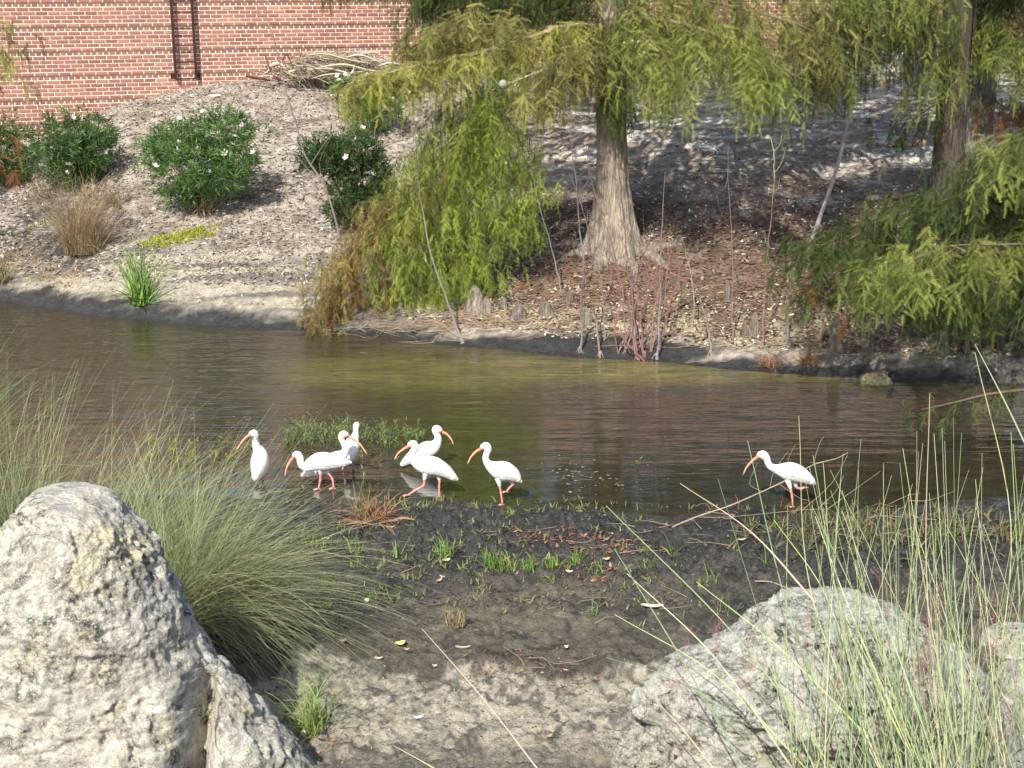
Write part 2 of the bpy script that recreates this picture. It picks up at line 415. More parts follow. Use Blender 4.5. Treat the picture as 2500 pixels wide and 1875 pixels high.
# ------------------------------------------------------------------ water
wx = np.linspace(-60, 60, 241); wyv = np.concatenate([np.linspace(9, 26, 120), [40]])
wx = np.concatenate([np.linspace(-60, -9, 30), np.linspace(-8.8, 8.8, 130), np.linspace(9, 60, 30)])
WY, WX = np.meshgrid(wyv, wx, indexing='ij'); x_, y_ = WX.ravel(), WY.ravel()
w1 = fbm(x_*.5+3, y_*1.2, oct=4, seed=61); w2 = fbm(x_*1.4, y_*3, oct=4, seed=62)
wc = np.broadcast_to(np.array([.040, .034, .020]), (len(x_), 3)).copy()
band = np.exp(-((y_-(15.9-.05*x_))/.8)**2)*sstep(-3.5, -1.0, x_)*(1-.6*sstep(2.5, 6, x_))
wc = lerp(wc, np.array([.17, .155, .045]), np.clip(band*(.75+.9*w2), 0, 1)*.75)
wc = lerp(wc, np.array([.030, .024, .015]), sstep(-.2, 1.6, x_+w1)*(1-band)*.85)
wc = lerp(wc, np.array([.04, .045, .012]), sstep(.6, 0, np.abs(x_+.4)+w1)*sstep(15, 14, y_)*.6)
nk = len(wx); nr = len(wyv)
i = np.arange(nr-1)[:, None]*nk; j = np.arange(nk-1)[None]
Q = np.stack([i+j, i+j+1, i+nk+j+1, i+nk+j], -1).reshape(-1, 4)
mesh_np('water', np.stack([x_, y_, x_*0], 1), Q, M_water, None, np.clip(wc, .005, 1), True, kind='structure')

# ------------------------------------------------------------------ brick wall
wall = empty('brick_wall', tuple(P0), 'tall red brick wall with pale mortar and projecting brick bands, standing on the mulched mound', 'wall')
BL, BH, J = .2032, .0677, .0175
s0, s1, z0, z1 = -9.0, 34.0, 1.0, 4.75
g = G(); cs, cz = (s0+s1)/2, (z0+z1)/2-.5
box(g, P0+wd*cs-wnrm*.15+np.array([0, 0, cz]), s1-s0, .3, z1-z0+1, wd, -wnrm, (0, 0, 1))
g.build('mortar_bed', M_mortar, wall)
g = G(); box(g, P0+wd*cs-wnrm*.15+np.array([0, 0, z1+.06]), s1-s0+.1, .42, .12, wd, -wnrm, (0, 0, 1)); g.build('coping', M_mortar, wall)
# row phase: dark line under proud course at source v ~ 68.6 for u=0
zline = on_wall(0, 68.6)[2]
stretcher_src = bpy.data.meshes.new('brick'); header_src = bpy.data.meshes.new('brick')
def brick_mesh(me, L):
    b = .004; V = []; hl, hh, dp = L/2, (BH-J)/2, .012
    V = [(-hl, -hh, 0), (hl, -hh, 0), (hl, hh, 0), (-hl, hh, 0), (-hl+b, -hh+b, dp), (hl-b, -hh+b, dp), (hl-b, hh-b, dp), (-hl+b, hh-b, dp)]
    F = [(4, 5, 6, 7), (0, 1, 5, 4), (1, 2, 6, 5), (2, 3, 7, 6), (3, 0, 4, 7)]
    return np.array(V, float), np.array(F)
VS, FS = brick_mesh(None, BL-J); VH, FH = brick_mesh(None, BL/2-J)
palette = [(.32, .14, .118), (.36, .155, .13), (.29, .125, .11), (.38, .185, .155), (.25, .115, .10), (.33, .15, .125)]
hpal = [(.24, .13, .11), (.28, .15, .11), (.20, .11, .10), (.32, .14, .10), (.25, .12, .12)]
bl = []
nrow = int((z1-z0)/BH)
for r in range(nrow):
    k = r - int((zline-z0)/BH)                     # course index relative to the reference line
    zc = zline + (k+.5)*BH
    ph = k % 6
    if zc > z1-.03 or zc < z0: continue
    header = ph == 5; proud = ph == 0
    L = BL/2 if header else BL
    off = (BL/2 if (k % 2) else 0) + (BL/4 if header else 0)
    n = int((s1-s0)/L)
    for q in range(n):
        s = s0+off+(q+.5)*L
        if s > s1-.1: continue
        bl.append((s, zc, header, proud))
bl = np.array(bl, dtype=float)
# how large each shows: nearest to the camera, inside the frame and not hidden
Pw = P0[None]+wd[None]*bl[:, :1]; Pw[:, 2] = bl[:, 1]
rel = Pw-CAM; zc_ = rel@fwd; uu_ = 1250+FPX*(rel@right)/zc_; vv_ = 937.5-FPX*(rel@up)/zc_
gz = zwall(Pw[:, 0]-0*Pw[:, 1])
vis = (uu_ > 4) & (uu_ < 1000) & (vv_ > 3) & (bl[:, 1] > gz+.03) & (bl[:, 2] < .5)
order = np.argsort(np.where(vis, zc_, 1e9))[:300]; chosen = set(order.tolist())
rb = random.Random(3)
single = {}
for key, (V_, F_) in {'s': (VS, FS)}.items():
    for pi, c in enumerate(palette):
        me = bpy.data.meshes.new('brick')
        W = V_[:, :1]*wd[None]+V_[:, 1:2]*np.array([[0, 0, 1.]])+V_[:, 2:3]*wnrm[None]
        me.from_pydata([tuple(w) for w in W], [], [tuple(f) for f in F_]); me.materials.append(M_brick)
        ca = me.color_attributes.new('Col', 'FLOAT_COLOR', 'POINT'); ca.data.foreach_set('color', np.tile(np.array([*c, 1], np.float32), len(V_)))
        single[pi] = me
gs = G()
allV = []; allQ = []; allC = []; off = 0
for idx in range(len(bl)):
    s, zc, hd, pr = bl[idx]
    dep = (.016 if pr else (-.004 if hd else 0)) + rb.uniform(-.0015, .0015)
    if idx in chosen:
        ob = bpy.data.objects.new('brick', single[rb.randrange(6)]); C.objects.link(ob); ob.parent = wall
        p = wd*s+wnrm*dep; ob.location = (p[0], p[1], zc)
        if pr: ob.location = (p[0], p[1], zc)
        continue
    V_, F_ = (VH, FH) if hd else (VS, FS)
    W = P0+wd*s+V_[:, :1]*wd[None]+(V_[:, 1:2]+zc)*np.array([[0, 0, 1.]])+(V_[:, 2:3]+dep)*wnrm[None]
    allV.append(W); allQ.append(F_+off); off += 8
    c = np.array(rb.choice(hpal if hd else palette))*rb.uniform(.88, 1.12)
    allC.append(np.tile(c, (8, 1)))
mesh_np('bricks', np.concatenate(allV)-P0, np.concatenate(allQ), M_brick, wall, np.concatenate(allC), kind='stuff')
# proud courses: a projecting strip of mortar bed behind the proud bricks
g = G()
for r in range(nrow):
    k = r - int((zline-z0)/BH)
    zc = zline+(k+.5)*BH
    if k % 6 == 0 and z0+.1 < zc < z1-.1:
        box(g, P0+wd*cs+wnrm*.009+np.array([0, 0, zc]), s1-s0-.02, .018, BH-.014, wd, -wnrm, (0, 0, 1))
g.build('projecting_course_bed', M_mortar, wall)

# ladder
lp = on_wall(447, 100); ls = wall_s(lp)
base = on_wall(447, 193)
lad = empty('wall_ladder', tuple(base), 'narrow black iron ladder fixed to the brick wall above the mound', 'ladder')
off_n = .11; hw = .178; ztop = 5.5
def wp(s, n, z): return P0+wd*s+wnrm*n+np.array([0, 0, z])
for sg in (-1, 1):
    g = G(); box(g, wp(ls+sg*hw, off_n, (base[2]+ztop)/2), .045, .03, ztop-base[2], wd, -wnrm, col=(0, 0, 0)); g.build('rail', M_iron, lad)
zr = base[2]+.012
while zr < 5.4:
    g = G(); tube(g, [wp(ls-hw, off_n, zr), wp(ls+hw, off_n, zr)], .011, 6); g.build('rung', M_iron, lad); zr += .284
for zb in (base[2]+.06, base[2]+1.7):
    for sg in (-1, 1):
        g = G(); box(g, wp(ls+sg*(hw+.005), off_n/2, zb), .03, off_n, .035, wd, -wnrm); box(g, wp(ls+sg*(hw+.03), .016, zb), .10, .008, .09, wd, -wnrm); g.build('bracket', M_iron, lad)

# ------------------------------------------------------------------ foliage machinery
def sprays(P, D, Ln, colr, K=12, leaf=.02, wid=.008, rnd=rng, ang=.95):
    """feather-like sprays: P,D (n,3), Ln (n,), colr (n,3) -> V, T, C"""
    n = len(P); D = D/np.linalg.norm(D, axis=1)[:, None]
    a = rnd.normal(size=(n, 3)); S = np.cross(D, a); S /= np.linalg.norm(S, axis=1)[:, None]+1e-9
    Nn = np.cross(D, S)
    s = (np.arange(K)+.5)/K
    tv = []
    for sg in (-1, 1):
        ll = leaf*(1-.55*s**1.5)*np.where(s < .15, .8, 1)
        for k in range(K):
            tv += [(s[k]-wid*.5/.14, 0, 0, 0), (s[k]+wid*.5/.14, 0, 0, 0), (s[k], sg*ll[k]*math.sin(ang), ll[k]*math.cos(ang), -.25*ll[k])]
    tv = np.array(tv)                                  # along(frac), side, along(abs), normal
    jit = rnd.uniform(.75, 1.25, size=(n, len(tv)))
    V = P[:, None]+D[:, None]*(tv[None, :, 0]*Ln[:, None]+tv[None, :, 2]*jit)[:, :, None]+S[:, None]*(tv[None, :, 1]*jit)[:, :, None]+Nn[:, None]*(tv[None, :, 3]*jit)[:, :, None]
    droop = (tv[:, 0]**2)[None]*Ln[:, None]*.12
    V[:, :, 2] -= droop
    V = V.reshape(-1, 3); T = np.arange(len(V)).reshape(-1, 3)
    cc = np.repeat(colr, len(tv), 0)*rnd.uniform(.85, 1.15, size=(len(V)//3, 1)).repeat(3, 0)
    return V, T, cc
def twigs(limb, N, Lr, colA, colB, spread=(.12, .3, .08), out=.55, m=6, spray=.17, leaf=.036, wid=.0085, K=9, rnd=rng, bias=None, side=.75, brown=0.0):
    """drooping twigs hung along a limb polyline; returns a G with leaves and stems"""
    L = catmull(np.array(limb, float), 8)
    seg = np.linalg.norm(np.diff(L, axis=0), axis=1); cum = np.concatenate([[0], np.cumsum(seg)])
    q = rnd.uniform(0, cum[-1], N)
    P = np.stack([np.interp(q, cum, L[:, a]) for a in range(3)], 1)
    P = P+rnd.normal(size=(N, 3))*np.array(spread)*.6
    tdir = np.stack([np.interp(np.minimum(q+.05, cum[-1]), cum, L[:, a]) for a in range(3)], 1)-np.stack([np.interp(q-.05, cum, L[:, a]) for a in range(3)], 1)
    tdir /= np.linalg.norm(tdir, axis=1)[:, None]+1e-9
    a = rnd.uniform(0, 2*np.pi, N)
    d0 = np.stack([np.cos(a), np.sin(a)*.8, np.full(N, .1)], 1)*out+tdir*.5
    if bias is not None: d0 = d0+np.array(bias)
    Ln = rnd.uniform(Lr[0], Lr[1], N)*(1-.35*(q/cum[-1])**2)
    mix = rnd.uniform(0, 1, N)**.8
    cl = np.array(colA)[None]*(1-mix[:, None])+np.array(colB)[None]*mix[:, None]
    cl = cl*rnd.choice([.45, .8, 1.0, 1.15, 1.3], N)[:, None]
    if brown:
        bm = rnd.uniform(0, 1, N) < brown; cl[bm] = np.array([.22, .085, .03])
    SP, SD, SL, SC = [], [], [], []
    pos = P.copy(); gV = []; gQ = []; nV = 0
    sidev = np.cross(d0, np.array([0, 0, 1.])); sidev /= np.linalg.norm(sidev, axis=1)[:, None]+1e-9
    path = [pos.copy()]
    for k in range(m):
        s = (k+.5)/m
        dr = d0*(1-s)+np.array([0, 0, -1.])*(.15+1.15*s); dr = dr+rnd.normal(size=(N, 3))*.12; dr /= np.linalg.norm(dr, axis=1)[:, None]
        pos = pos+dr*(Ln/m)[:, None]; path.append(pos.copy())
        for sg in (-1, 1):
            rs = rnd.normal(size=(N, 3))*.35
            D = dr*.55+sg*sidev*side+rs+np.array([0, 0, -.25])
            SP.append(pos-dr*(Ln/m*.5*(sg > 0))[:, None]); SD.append(D); SL.append(spray*(1.1-.5*s)*rnd.uniform(.7, 1.2, N)); SC.append(cl)
    SP.append(pos); SD.append(dr+np.array([0, 0, -.2])); SL.append(np.full(N, spray)); SC.append(cl*1.05)
    V, T, cc = sprays(np.concatenate(SP), np.concatenate(SD), np.concatenate(SL), np.concatenate(SC), K, leaf, wid, rnd)
    g = G(); g.add(V, None, T, cc)
    path = np.stack(path, 1)                             # N, m+1, 3
    w = np.linspace(.004, .0015, m+1)[None, :, None]
    A = path-sidev[:, None]*w; B = path+sidev[:, None]*w
    VV = np.stack([A, B], 2).reshape(-1, 3)
    b = (np.arange(N)*(m+1)*2)[:, None]+np.arange(m)[None]*2
    Q = np.stack([b, b+1, b+3, b+2], -1).reshape(-1, 4)
    g.add(VV, Q, None, (.14, .09, .05))
    return g
def merge(gs):
    r = G()
    for g in gs:
        V = np.concatenate(g.V); c = np.concatenate(g.c)
        r.add(V, np.concatenate(g.Q) if g.Q else None, np.concatenate(g.T) if g.T else None, c)
    return r
def limb_tube(g, limb, r0, r1, col=(.17, .13, .09), k=6):
    L = catmull(np.array(limb, float), k); tube(g, L, np.linspace(r0, r1, len(L)), 7, col)
def canopy(center, rad, n, colr, rnd, zlo=None, flatb=1.0):
    """coarser leaf clumps for the crown above the picture"""
    q = rnd.normal(size=(n, 3)); q /= np.linalg.norm(q, axis=1)[:, None]; q *= (rnd.uniform(.2, 1, n)**.5)[:, None]
    P = np.array(center)+q*np.array(rad)
    cl = vnoise(P[:, 0]*1.3, P[:, 1]*1.3, P[:, 2]*1.3, 77) > .46
    P = P[cl]; q = q[cl]; n = len(P)
    if zlo is not None: k = P[:, 2] > zlo; P = P[k]; q = q[k]; n = len(P)
    D = q+rnd.normal(size=(n, 3))*.5+np.array([0, 0, -.5])
    V, T, cc = sprays(P, D, rnd.uniform(.3, .5, n), np.array(colr)[None]*rnd.uniform(.7, 1.3, (n, 1)), 9, .07, .035, rnd)
    g = G(); g.add(V, None, T, cc); return g

# ------------------------------------------------------------------ cypress trees
def trunk_mesh(g, base, pts, rads, flare=1.0, seg=36, seed=0, col=(.33, .27, .22), lean=None, flutes=7):
    """base xyz; pts: list of (dx,dy,z above base)"""
    P = catmull(np.array(pts, float), 8)+np.array(base); rr = np.interp(np.linspace(0, 1, len(P)), np.linspace(0, 1, len(rads)), rads)
    th = np.linspace(0, 2*np.pi, seg, endpoint=False); V = []
    zz = P[:, 2]-base[2]
    for i, p in enumerate(P):
        f = math.exp(-max(zz[i], 0)/.45)
        fl = 1+f*flare*(.10+.16*np.cos(flutes*th+seed)+.12*np.cos(3*th+seed*2))+.04*np.cos(11*th+seed+zz[i]*1.2)+.025*np.cos(17*th+seed-zz[i]*.8)
        fl = fl+.05*(vnoise(np.cos(th)*3+9, np.sin(th)*3+9, np.full(seg, zz[i]*1.3), seed)-.5)
        r = rr[i]*fl
        V.append(np.stack([p[0]+r*np.cos(th), p[1]+r*np.sin(th), np.full(seg, p[2])], 1))
    n = len(P); V = np.concatenate(V)
    i = np.arange(n-1)[:, None]*seg; j = np.arange(seg)[None]; k = (j+1) % seg
    Q = np.stack([i+j, i+k, i+seg+k, i+seg+j], -1).reshape(-1, 4)
    g.add(V, Q, None, col)

GREEN = (.105, .150, .032); LIME = (.34, .38, .085); GOLD = (.40, .36, .11); DEEP = (.040, .070, .020); FRESH = (.29, .37, .06); BRN = (.24, .13, .05)
tb = ground_hit(1500, 612); D1 = tb[1]
cyp = empty('cypress_tree', tuple(tb), 'bald cypress with pale flared trunk and long drooping golden green branches', 'tree', None)
g = G(); sc = FPX/ (np.dot(tb-CAM, fwd))
trunk_mesh(g, tb+np.array([0, 0, -.15]), [(0, 0, 0), (0, 0, .3), (-.02, 0, .7), (-.03, 0, 1.1), (-.05, 0, 1.6), (-.07, 0, 2.4), (-.06, 0, 3.6), (0, 0, 6), (.05, 0, 9)], [.42, .34, .265, .225, .20, .185, .17, .14, .08], flare=1.25, seg=64, seed=2, col=(.31, .26, .205))
g.build('trunk', M_bark, cyp, smooth=True)
rr_ = np.random.default_rng(12)
for k in range(9):
    a = k*.7+rr_.uniform(-.2, .2); L = rr_.uniform(.55, 1.1); pts = []
    for t_ in np.linspace(0, 1, 6):
        aa = a+.25*math.sin(t_*3+k); rr0 = .28+L*t_; px, py = tb[0]+math.cos(aa)*rr0, tb[1]+math.sin(aa)*rr0; pts.append((px, py, hz(px, py)+.09*(1-t_)**2-.02-.05*t_))
    g = G(); tube(g, catmull(pts, 4), np.linspace(.10, .025, 21), 8, (.27, .225, .18), nz=.25, seed=k); g.build('root', M_bark, cyp, smooth=True)
def L_(pts, y0, y1):
    n = len(pts); return [at(u, v, y0+(y1-y0)*i/(n-1)) for i, (u, v) in enumerate(pts)]
limbs = []
A = L_([(1490, 70), (1400, 62), (1290, 92), (1180, 125), (1060, 150), (950, 178), (850, 205)], D1-.1, D1-2.2)
A2 = L_([(1300, 90), (1200, 60), (1100, 75), (1010, 110)], D1-.6, D1-1.4)
B = L_([(1500, 55), (1580, 45), (1680, 62), (1780, 100), (1850, 150), (1880, 200)], D1-.1, D1-2.4)
B2 = L_([(1500, 40), (1640, -10), (1800, 20), (1950, 60), (2040, 120)], D1, D1-1.6)
Cc = L_([(1490, 5), (1380, -25), (1240, -20), (1150, -10), (1080, -25), (1020, -40)], D1, D1+1.0)
Dd = L_([(1490, -90), (1700, -110), (1900, -90), (2080, -70), (2250, -40)], D1, D1-1.2)
Ee = L_([(1490, 100), (1430, 110), (1360, 160), (1300, 220)], D1-.2, D1-1.8)
Ff = L_([(1510, 90), (1560, 80), (1610, 120), (1650, 190)], D1-.2, D1-1.9)
Hh = L_([(1490, 60), (1470, 120), (1500, 190), (1510, 230)], D1-.3, D1-.8)
g = G()
for l, r in ((A, .035), (A2, .018), (B, .035), (B2, .03), (Cc, .03), (Dd, .04), (Ee, .022), (Ff, .02), (Hh, .015)):
    gg = G(); limb_tube(gg, l, r, .008, (.36, .27, .17) if l is A else (.20, .15, .10)); gg.build('branch', M_twig, cyp)
fo = [twigs(A, 330, (.25, .72), GOLD, LIME, (.1, .3, .05), bias=(0, -.1, .1)),
      twigs(A2, 190, (.3, .6), GREEN, GOLD, (.25, .4, .2)),
      twigs(B, 330, (.35, 1.0), GREEN, LIME, (.2, .35, .15)),
      twigs(B2, 310, (.4, .95), GREEN, GOLD, (.35, .45, .3)),
      twigs(Cc, 460, (.4, .75), GREEN, DEEP, (.35, .4, .3), brown=.04),
      twigs(Dd, 230, (.5, 1.0), GREEN, LIME, (.4, .45, .35)),
      twigs(Ee, 150, (.35, .8), GREEN, GOLD, (.15, .3, .1)),
      twigs(Ff, 150, (.45, 1.1), GREEN, LIME, (.15, .3, .1)),
      twigs(Hh, 110, (.4, .8), DEEP, GREEN, (.15, .2, .1))]
merge(fo).build('foliage', M_leaf, cyp, kind='stuff')
# seed cones
me = bpy.data.meshes.new('cone'); gc = G(); th = np.linspace(0, 2*np.pi, 8, endpoint=False)
Vc = [(math.sin(a)*math.cos(b), math.sin(a)*math.sin(b), math.cos(a)) for a in np.linspace(.05, math.pi-.05, 6) for b in th]
me.from_pydata(Vc, [], [(i*8+j, i*8+(j+1) % 8, i*8+8+(j+1) % 8, i*8+8+j) for i in range(5) for j in range(8)]); me.materials.append(M_petal)
ca = me.color_attributes.new('Col', 'FLOAT_COLOR', 'POINT'); ca.data.foreach_set('color', np.tile(np.array([.36, .38, .29, 1], np.float32), len(Vc)))
for (u, v, s_) in [(1228, 205, .052), (1524, 105, .016), (1544, 100, .018), (1558, 102, .016), (1572, 128, .014), (1600, 118, .012), (1562, 133, .012), (960, 240, .02), (985, 262, .02), (1000, 225, .018), (1236, 398, .016), (1340, 70, .012), (1700, 170, .014)]:
    o = bpy.data.objects.new('cone', me); C.objects.link(o); o.parent = cyp; o.location = Vector(at(u, v, D1-2.3)-np.array(tb)); o.scale = (s_, s_, s_)
# upper crown (above the picture; it throws the shade over the bank)
cr = merge([canopy((tb[0]+.3, D1+.3, 7.6), (3.6, 2.8, 3.0), 5200, GREEN, rng, 4.9), canopy((tb[0]+3.2, D1+1.2, 7.0), (2.6, 2.4, 2.4), 2600, GREEN, rng, 5.2)])
cr.build('crown', M_leaf, cyp, kind='stuff')

# the low drooping limb that sweeps down to the water's edge (its own light green tree leaning over)
yb = D1-1.9
Fm = [([(1330, 170), (1230, 215), (1180, 290), (1170, 380), (1200, 480), (1240, 560)], .0, 150, (.25, .55), FRESH),
      ([(1200, 250), (1150, 330), (1120, 430), (1130, 540), (1160, 640), (1170, 700)], -.1, 190, (.25, .5), FRESH),
      ([(1180, 280), (1100, 340), (1050, 430), (1020, 540), (1010, 640), (1030, 730)], -.2, 190, (.25, .5), LIME),
      ([(1130, 340), (1050, 380), (1000, 450), (970, 530), (930, 600)], -.25, 110, (.25, .5), LIME),
      ([(1000, 480), (930, 530), (880, 590), (840, 660), (800, 740), (785, 770)], -.35, 210, (.22, .48), GOLD),
      ([(1220, 300), (1270, 370), (1280, 450), (1260, 540)], .1, 100, (.25, .5), FRESH),
      ([(1130, 420), (1100, 520), (1080, 610), (1090, 700)], -.2, 120, (.2, .45), FRESH),
      ([(1040, 480), (990, 560), (960, 640), (960, 700)], -.3, 90, (.2, .4), LIME),
      ([(1250, 200), (1180, 230), (1110, 260), (1060, 300)], .2, 70, (.25, .5), GREEN)]
fob = ground_hit(1170, 735)
tree2 = empty('drooping_cypress_branch', tuple(fob), 'bright green drooping cypress limb with yellowing tips hanging down to the far shore', 'branch')
gs2 = []
for pts, dy, n, lr, c in Fm:
    l = L_(pts, yb+.6, fob[1]+dy+.15)
    gg = G(); limb_tube(gg, l, .017, .004, (.42, .33, .18)); gg.build('bough', M_twig, tree2)
    gs2.append(twigs(l, int(n*1.9), lr, c, FRESH if c != GOLD else BRN, (.30, .35, .22), out=.7, m=6, spray=.11, leaf=.032, wid=.010, K=6, brown=.015))
merge(gs2).build('foliage', M_leaf, tree2, kind='stuff')
# rusty brown sprays at its foot
gs3 = []
for pts, n in (([(860, 620), (870, 680), (880, 730)], 34), ([(1010, 690), (970, 690), (940, 720), (930, 750)], 42), ([(820, 690), (800, 740), (790, 780)], 20)):
    gs3.append(twigs(L_(pts, fob[1]-.1, fob[1]-.2), n, (.12, .3), BRN, (.30, .12, .05), (.1, .15, .06), m=4, spray=.08, leaf=.024, wid=.008, K=7))
merge(gs3).build('rusty_foliage', M_leaf, tree2, kind='stuff', label='rust brown dying sprays at the foot of the limb')

# two trunks on the right
def straight_tree(u, v, wpx, label, col, seed, lean=0.0, dY=0):
    p = ground_hit(u, v); sc = FPX/np.dot(p-CAM, fwd); r = wpx/sc/2
    t = empty('cypress_tree', tuple(p), label, 'tree', None)
    g = G(); trunk_mesh(g, p+np.array([0, 0, -.1]), [(0, 0, 0), (0, 0, .4), (lean*.2, 0, 1), (lean*.5, 0, 2), (lean, 0, 4), (lean*1.3, 0, 8)], [r*1.7, r*1.3, r*1.1, r*1.05, r, r*.7], .5, seed=seed, col=col)
    g.build('trunk', M_bark, t, smooth=True)
    return t, p
t2, p2 = straight_tree(2308, 520, 66, 'dark brown straight cypress trunk at right, front one of the two close together', (.10, .08, .065), 5, -.02)
t3, p3 = straight_tree(2375, 450, 62, 'paler grey cypress trunk at right, standing just behind the dark one', (.22, .20, .18), 8, .06)
def limbset(tree, specs, y_base):
    gs = []
    for pts, y0, y1, n, lr, ca, cb, br in specs:
        l = L_(pts, y0, y1); gg = G(); limb_tube(gg, l, .018, .005, (.13, .10, .07)); gg.build('branch', M_twig, tree)
        gs.append(twigs(l, n, lr, ca, cb, (.35, .4, .2), brown=br))
    return merge(gs)
y2, y3 = p2[1], p3[1]
f2 = limbset(t2, [([(2300, 60), (2200, 60), (2100, 90), (2020, 150), (1990, 200)], y2-.2, y2-2.6, 240, (.35, .8), GREEN, DEEP, .03),
                  ([(2300, 20), (2180, -20), (2060, 10), (1960, 70)], y2-.2, y2-2.2, 220, (.35, .8), GREEN, DEEP, .0),
                  ([(2310, 230), (2260, 270), (2210, 310), (2190, 340)], y2-.2, y2-.8, 26, (.2, .35), GREEN, DEEP, 0),
                  ([(2320, 60), (2300, 110), (2280, 170), (2250, 230)], y2-.2, y2-1.0, 46, (.3, .6), GREEN, LIME, 0)], y2)
f2.build('foliage', M_leaf, t2, kind='stuff')
f3 = limbset(t3, [([(2380, 60), (2440, 60), (2500, 100), (2560, 160)], y3-.2, y3-2.4, 190, (.35, .8), GREEN, LIME, .0),
                  ([(2380, 0), (2460, -40), (2560, 0)], y3-.2, y3-1.6, 150, (.35, .8), GREEN, DEEP, 0),
                  ([(2400, 230), (2450, 260), (2500, 290)], y3-.2, y3-1.5, 40, (.3, .5), DEEP, BRN, .3)], y3)
f3.build('foliage', M_leaf, t3, kind='stuff')
merge([canopy((p2[0]+.2, p2[1], 7.4), (2.6, 2.4, 2.6), 2600, GREEN, rng, 4.6)]).build('crown', M_leaf, t2, kind='stuff')
merge([canopy((p3[0]+1.0, p3[1]+.2, 7.6), (2.8, 2.4, 2.6), 2400, GREEN, rng, 4.6)]).build('crown', M_leaf, t3, kind='stuff')

# trees beyond the wall (above the picture, mirrored in the pond)
for (x, y, zt, rx, rz, n, lab) in [(2.2, 31.5, 6.6, 2.4, 2.2, 3000, 'dark leafy tree beyond the brick wall, left of the others'), (6.6, 33.5, 7.2, 2.6, 2.6, 3400, 'dark leafy tree beyond the brick wall, in the middle'), (11.8, 35.5, 7.4, 2.8, 2.8, 3400, 'dark leafy tree beyond the brick wall, furthest right'), (-3.4, 32.0, 7.6, 2.2, 2.2, 2400, 'leafy tree beyond the brick wall above the brush pile')]:
    zb = hz(x, y); tt = empty('oak_tree', (x, y, zb), lab, 'tree')
    g = G(); trunk_mesh(g, np.array([x, y, zb-.1]), [(0, 0, 0), (0, 0, .5), (0, 0, 1), (0, 0, 2), (.1, 0, 3.5), (.1, 0, zt-zb+.5)], [.35, .25, .2, .18, .15, .08], .5, seed=int(x), col=(.16, .13, .11)); g.build('trunk', M_bark, tt, smooth=True)
    canopy((x, y, zt), (rx, 1.8, rz), n, DEEP, rng, 4.2).build('crown', M_leaf, tt, kind='stuff')
# nearer cypress just outside the frame on the right; its boughs reach in
pn = np.array([7.6, 14.6, 0.3]); pn[2] = hz(pn[0], pn[1])
YN = 14.0
t4 = empty('cypress_tree', (8.6, 17.5, hz(8.6, 17.5)), 'dense dark green cypress boughs reaching in from the right edge', 'tree')
g = G(); trunk_mesh(g, np.array([8.6, 17.5, hz(8.6, 17.5)-.1]), [(0, 0, 0), (0, 0, .5), (0, 0, 1), (0, 0, 2), (0, 0, 4), (0, 0, 8)], [.42, .3, .24, .2, .18, .1], .6, seed=11, col=(.25, .21, .18)); g.build('trunk', M_bark, t4, smooth=True)
specs = [([(2750, 470), (2600, 420), (2500, 400), (2420, 420), (2340, 480)], YN+1.6, YN+.6, 190, (.3, .6), GREEN, DEEP, .0),
         ([(2750, 560), (2600, 540), (2450, 500), (2300, 500), (2150, 540), (2060, 590), (1970, 600)], YN+1.8, YN+.8, 400, (.25, .5), DEEP, GREEN, .02),
         ([(2750, 640), (2560, 600), (2430, 598), (2320, 602), (2210, 640), (2120, 660)], YN+1.2, YN-.2, 190, (.25, .62), GREEN, LIME, .02),
         ([(2750, 700), (2600, 680), (2450, 690), (2330, 700), (2200, 690)], YN+1.3, YN+.3, 230, (.3, .6), DEEP, GREEN, .0),
         ([(2750, 640), (2400, 640), (2200, 660), (2050, 690), (1940, 700)], YN+1.8, YN+1.0, 200, (.2, .45), DEEP, GREEN, .03),
         ([(2700, 330), (2550, 330), (2470, 350), (2420, 390)], YN+1.6, YN+.9, 120, (.3, .6), GREEN, LIME, .0)]
limbset(t4, specs, 0).build('foliage', M_leaf, t4, kind='stuff')
merge([canopy((9.0, 17.6, 6.8), (3.2, 2.4, 2.6), 2600, GREEN, rng, 4.9)]).build('crown', M_leaf, t4, kind='stuff')
# low bough above the water
t5 = empty('low_cypress_branch', tuple(at(2600, 1010, 12.6)), 'small dark cypress bough hanging low over the water at the right edge', 'branch')
l = L_([(2700, 960), (2560, 950), (2430, 960), (2320, 985), (2250, 1000)], 12.9, 12.3); gg = G(); limb_tube(gg, l, .02, .005, (.12, .09, .06)); gg.build('bough', M_twig, t5)
twigs(l, 75, (.15, .28), DEEP, GREEN, (.15, .2, .08), m=5, spray=.08, leaf=.018).build('foliage', M_leaf, t5, kind='stuff')
# tree at the left edge
pl = np.array([-9.2, 20.6, 0]); pl[2] = hz(pl[0], pl[1])
t6 = empty('cypress_tree', tuple(pl), 'olive green hanging twigs at the left edge, before the brick wall', 'tree')
g = G(); trunk_mesh(g, pl+np.array([0, 0, -.1]), [(0, 0, 0), (0, 0, .5), (0, 0, 1), (0, 0, 2), (0, 0, 4), (0, 0, 7)], [.3, .22, .18, .15, .12, .05], .6, seed=12, col=(.25, .21, .18)); g.build('trunk', M_bark, t6, smooth=True)
limbset(t6, [([(-260, 100), (-120, 60), (-40, 80), (10, 130)], 20.4, 19.6, 60, (.2, .5), GREEN, GOLD, .1),
             ([(-260, 200), (-120, 150), (-50, 170), (5, 215)], 20.4, 19.4, 50, (.2, .4), GREEN, GOLD, .2),
             ([(-260, 330), (-120, 330), (-50, 350), (10, 400)], 20.4, 19.2, 60, (.2, .5), GREEN, GOLD, .35)], 0).build('foliage', M_leaf, t6, kind='stuff')
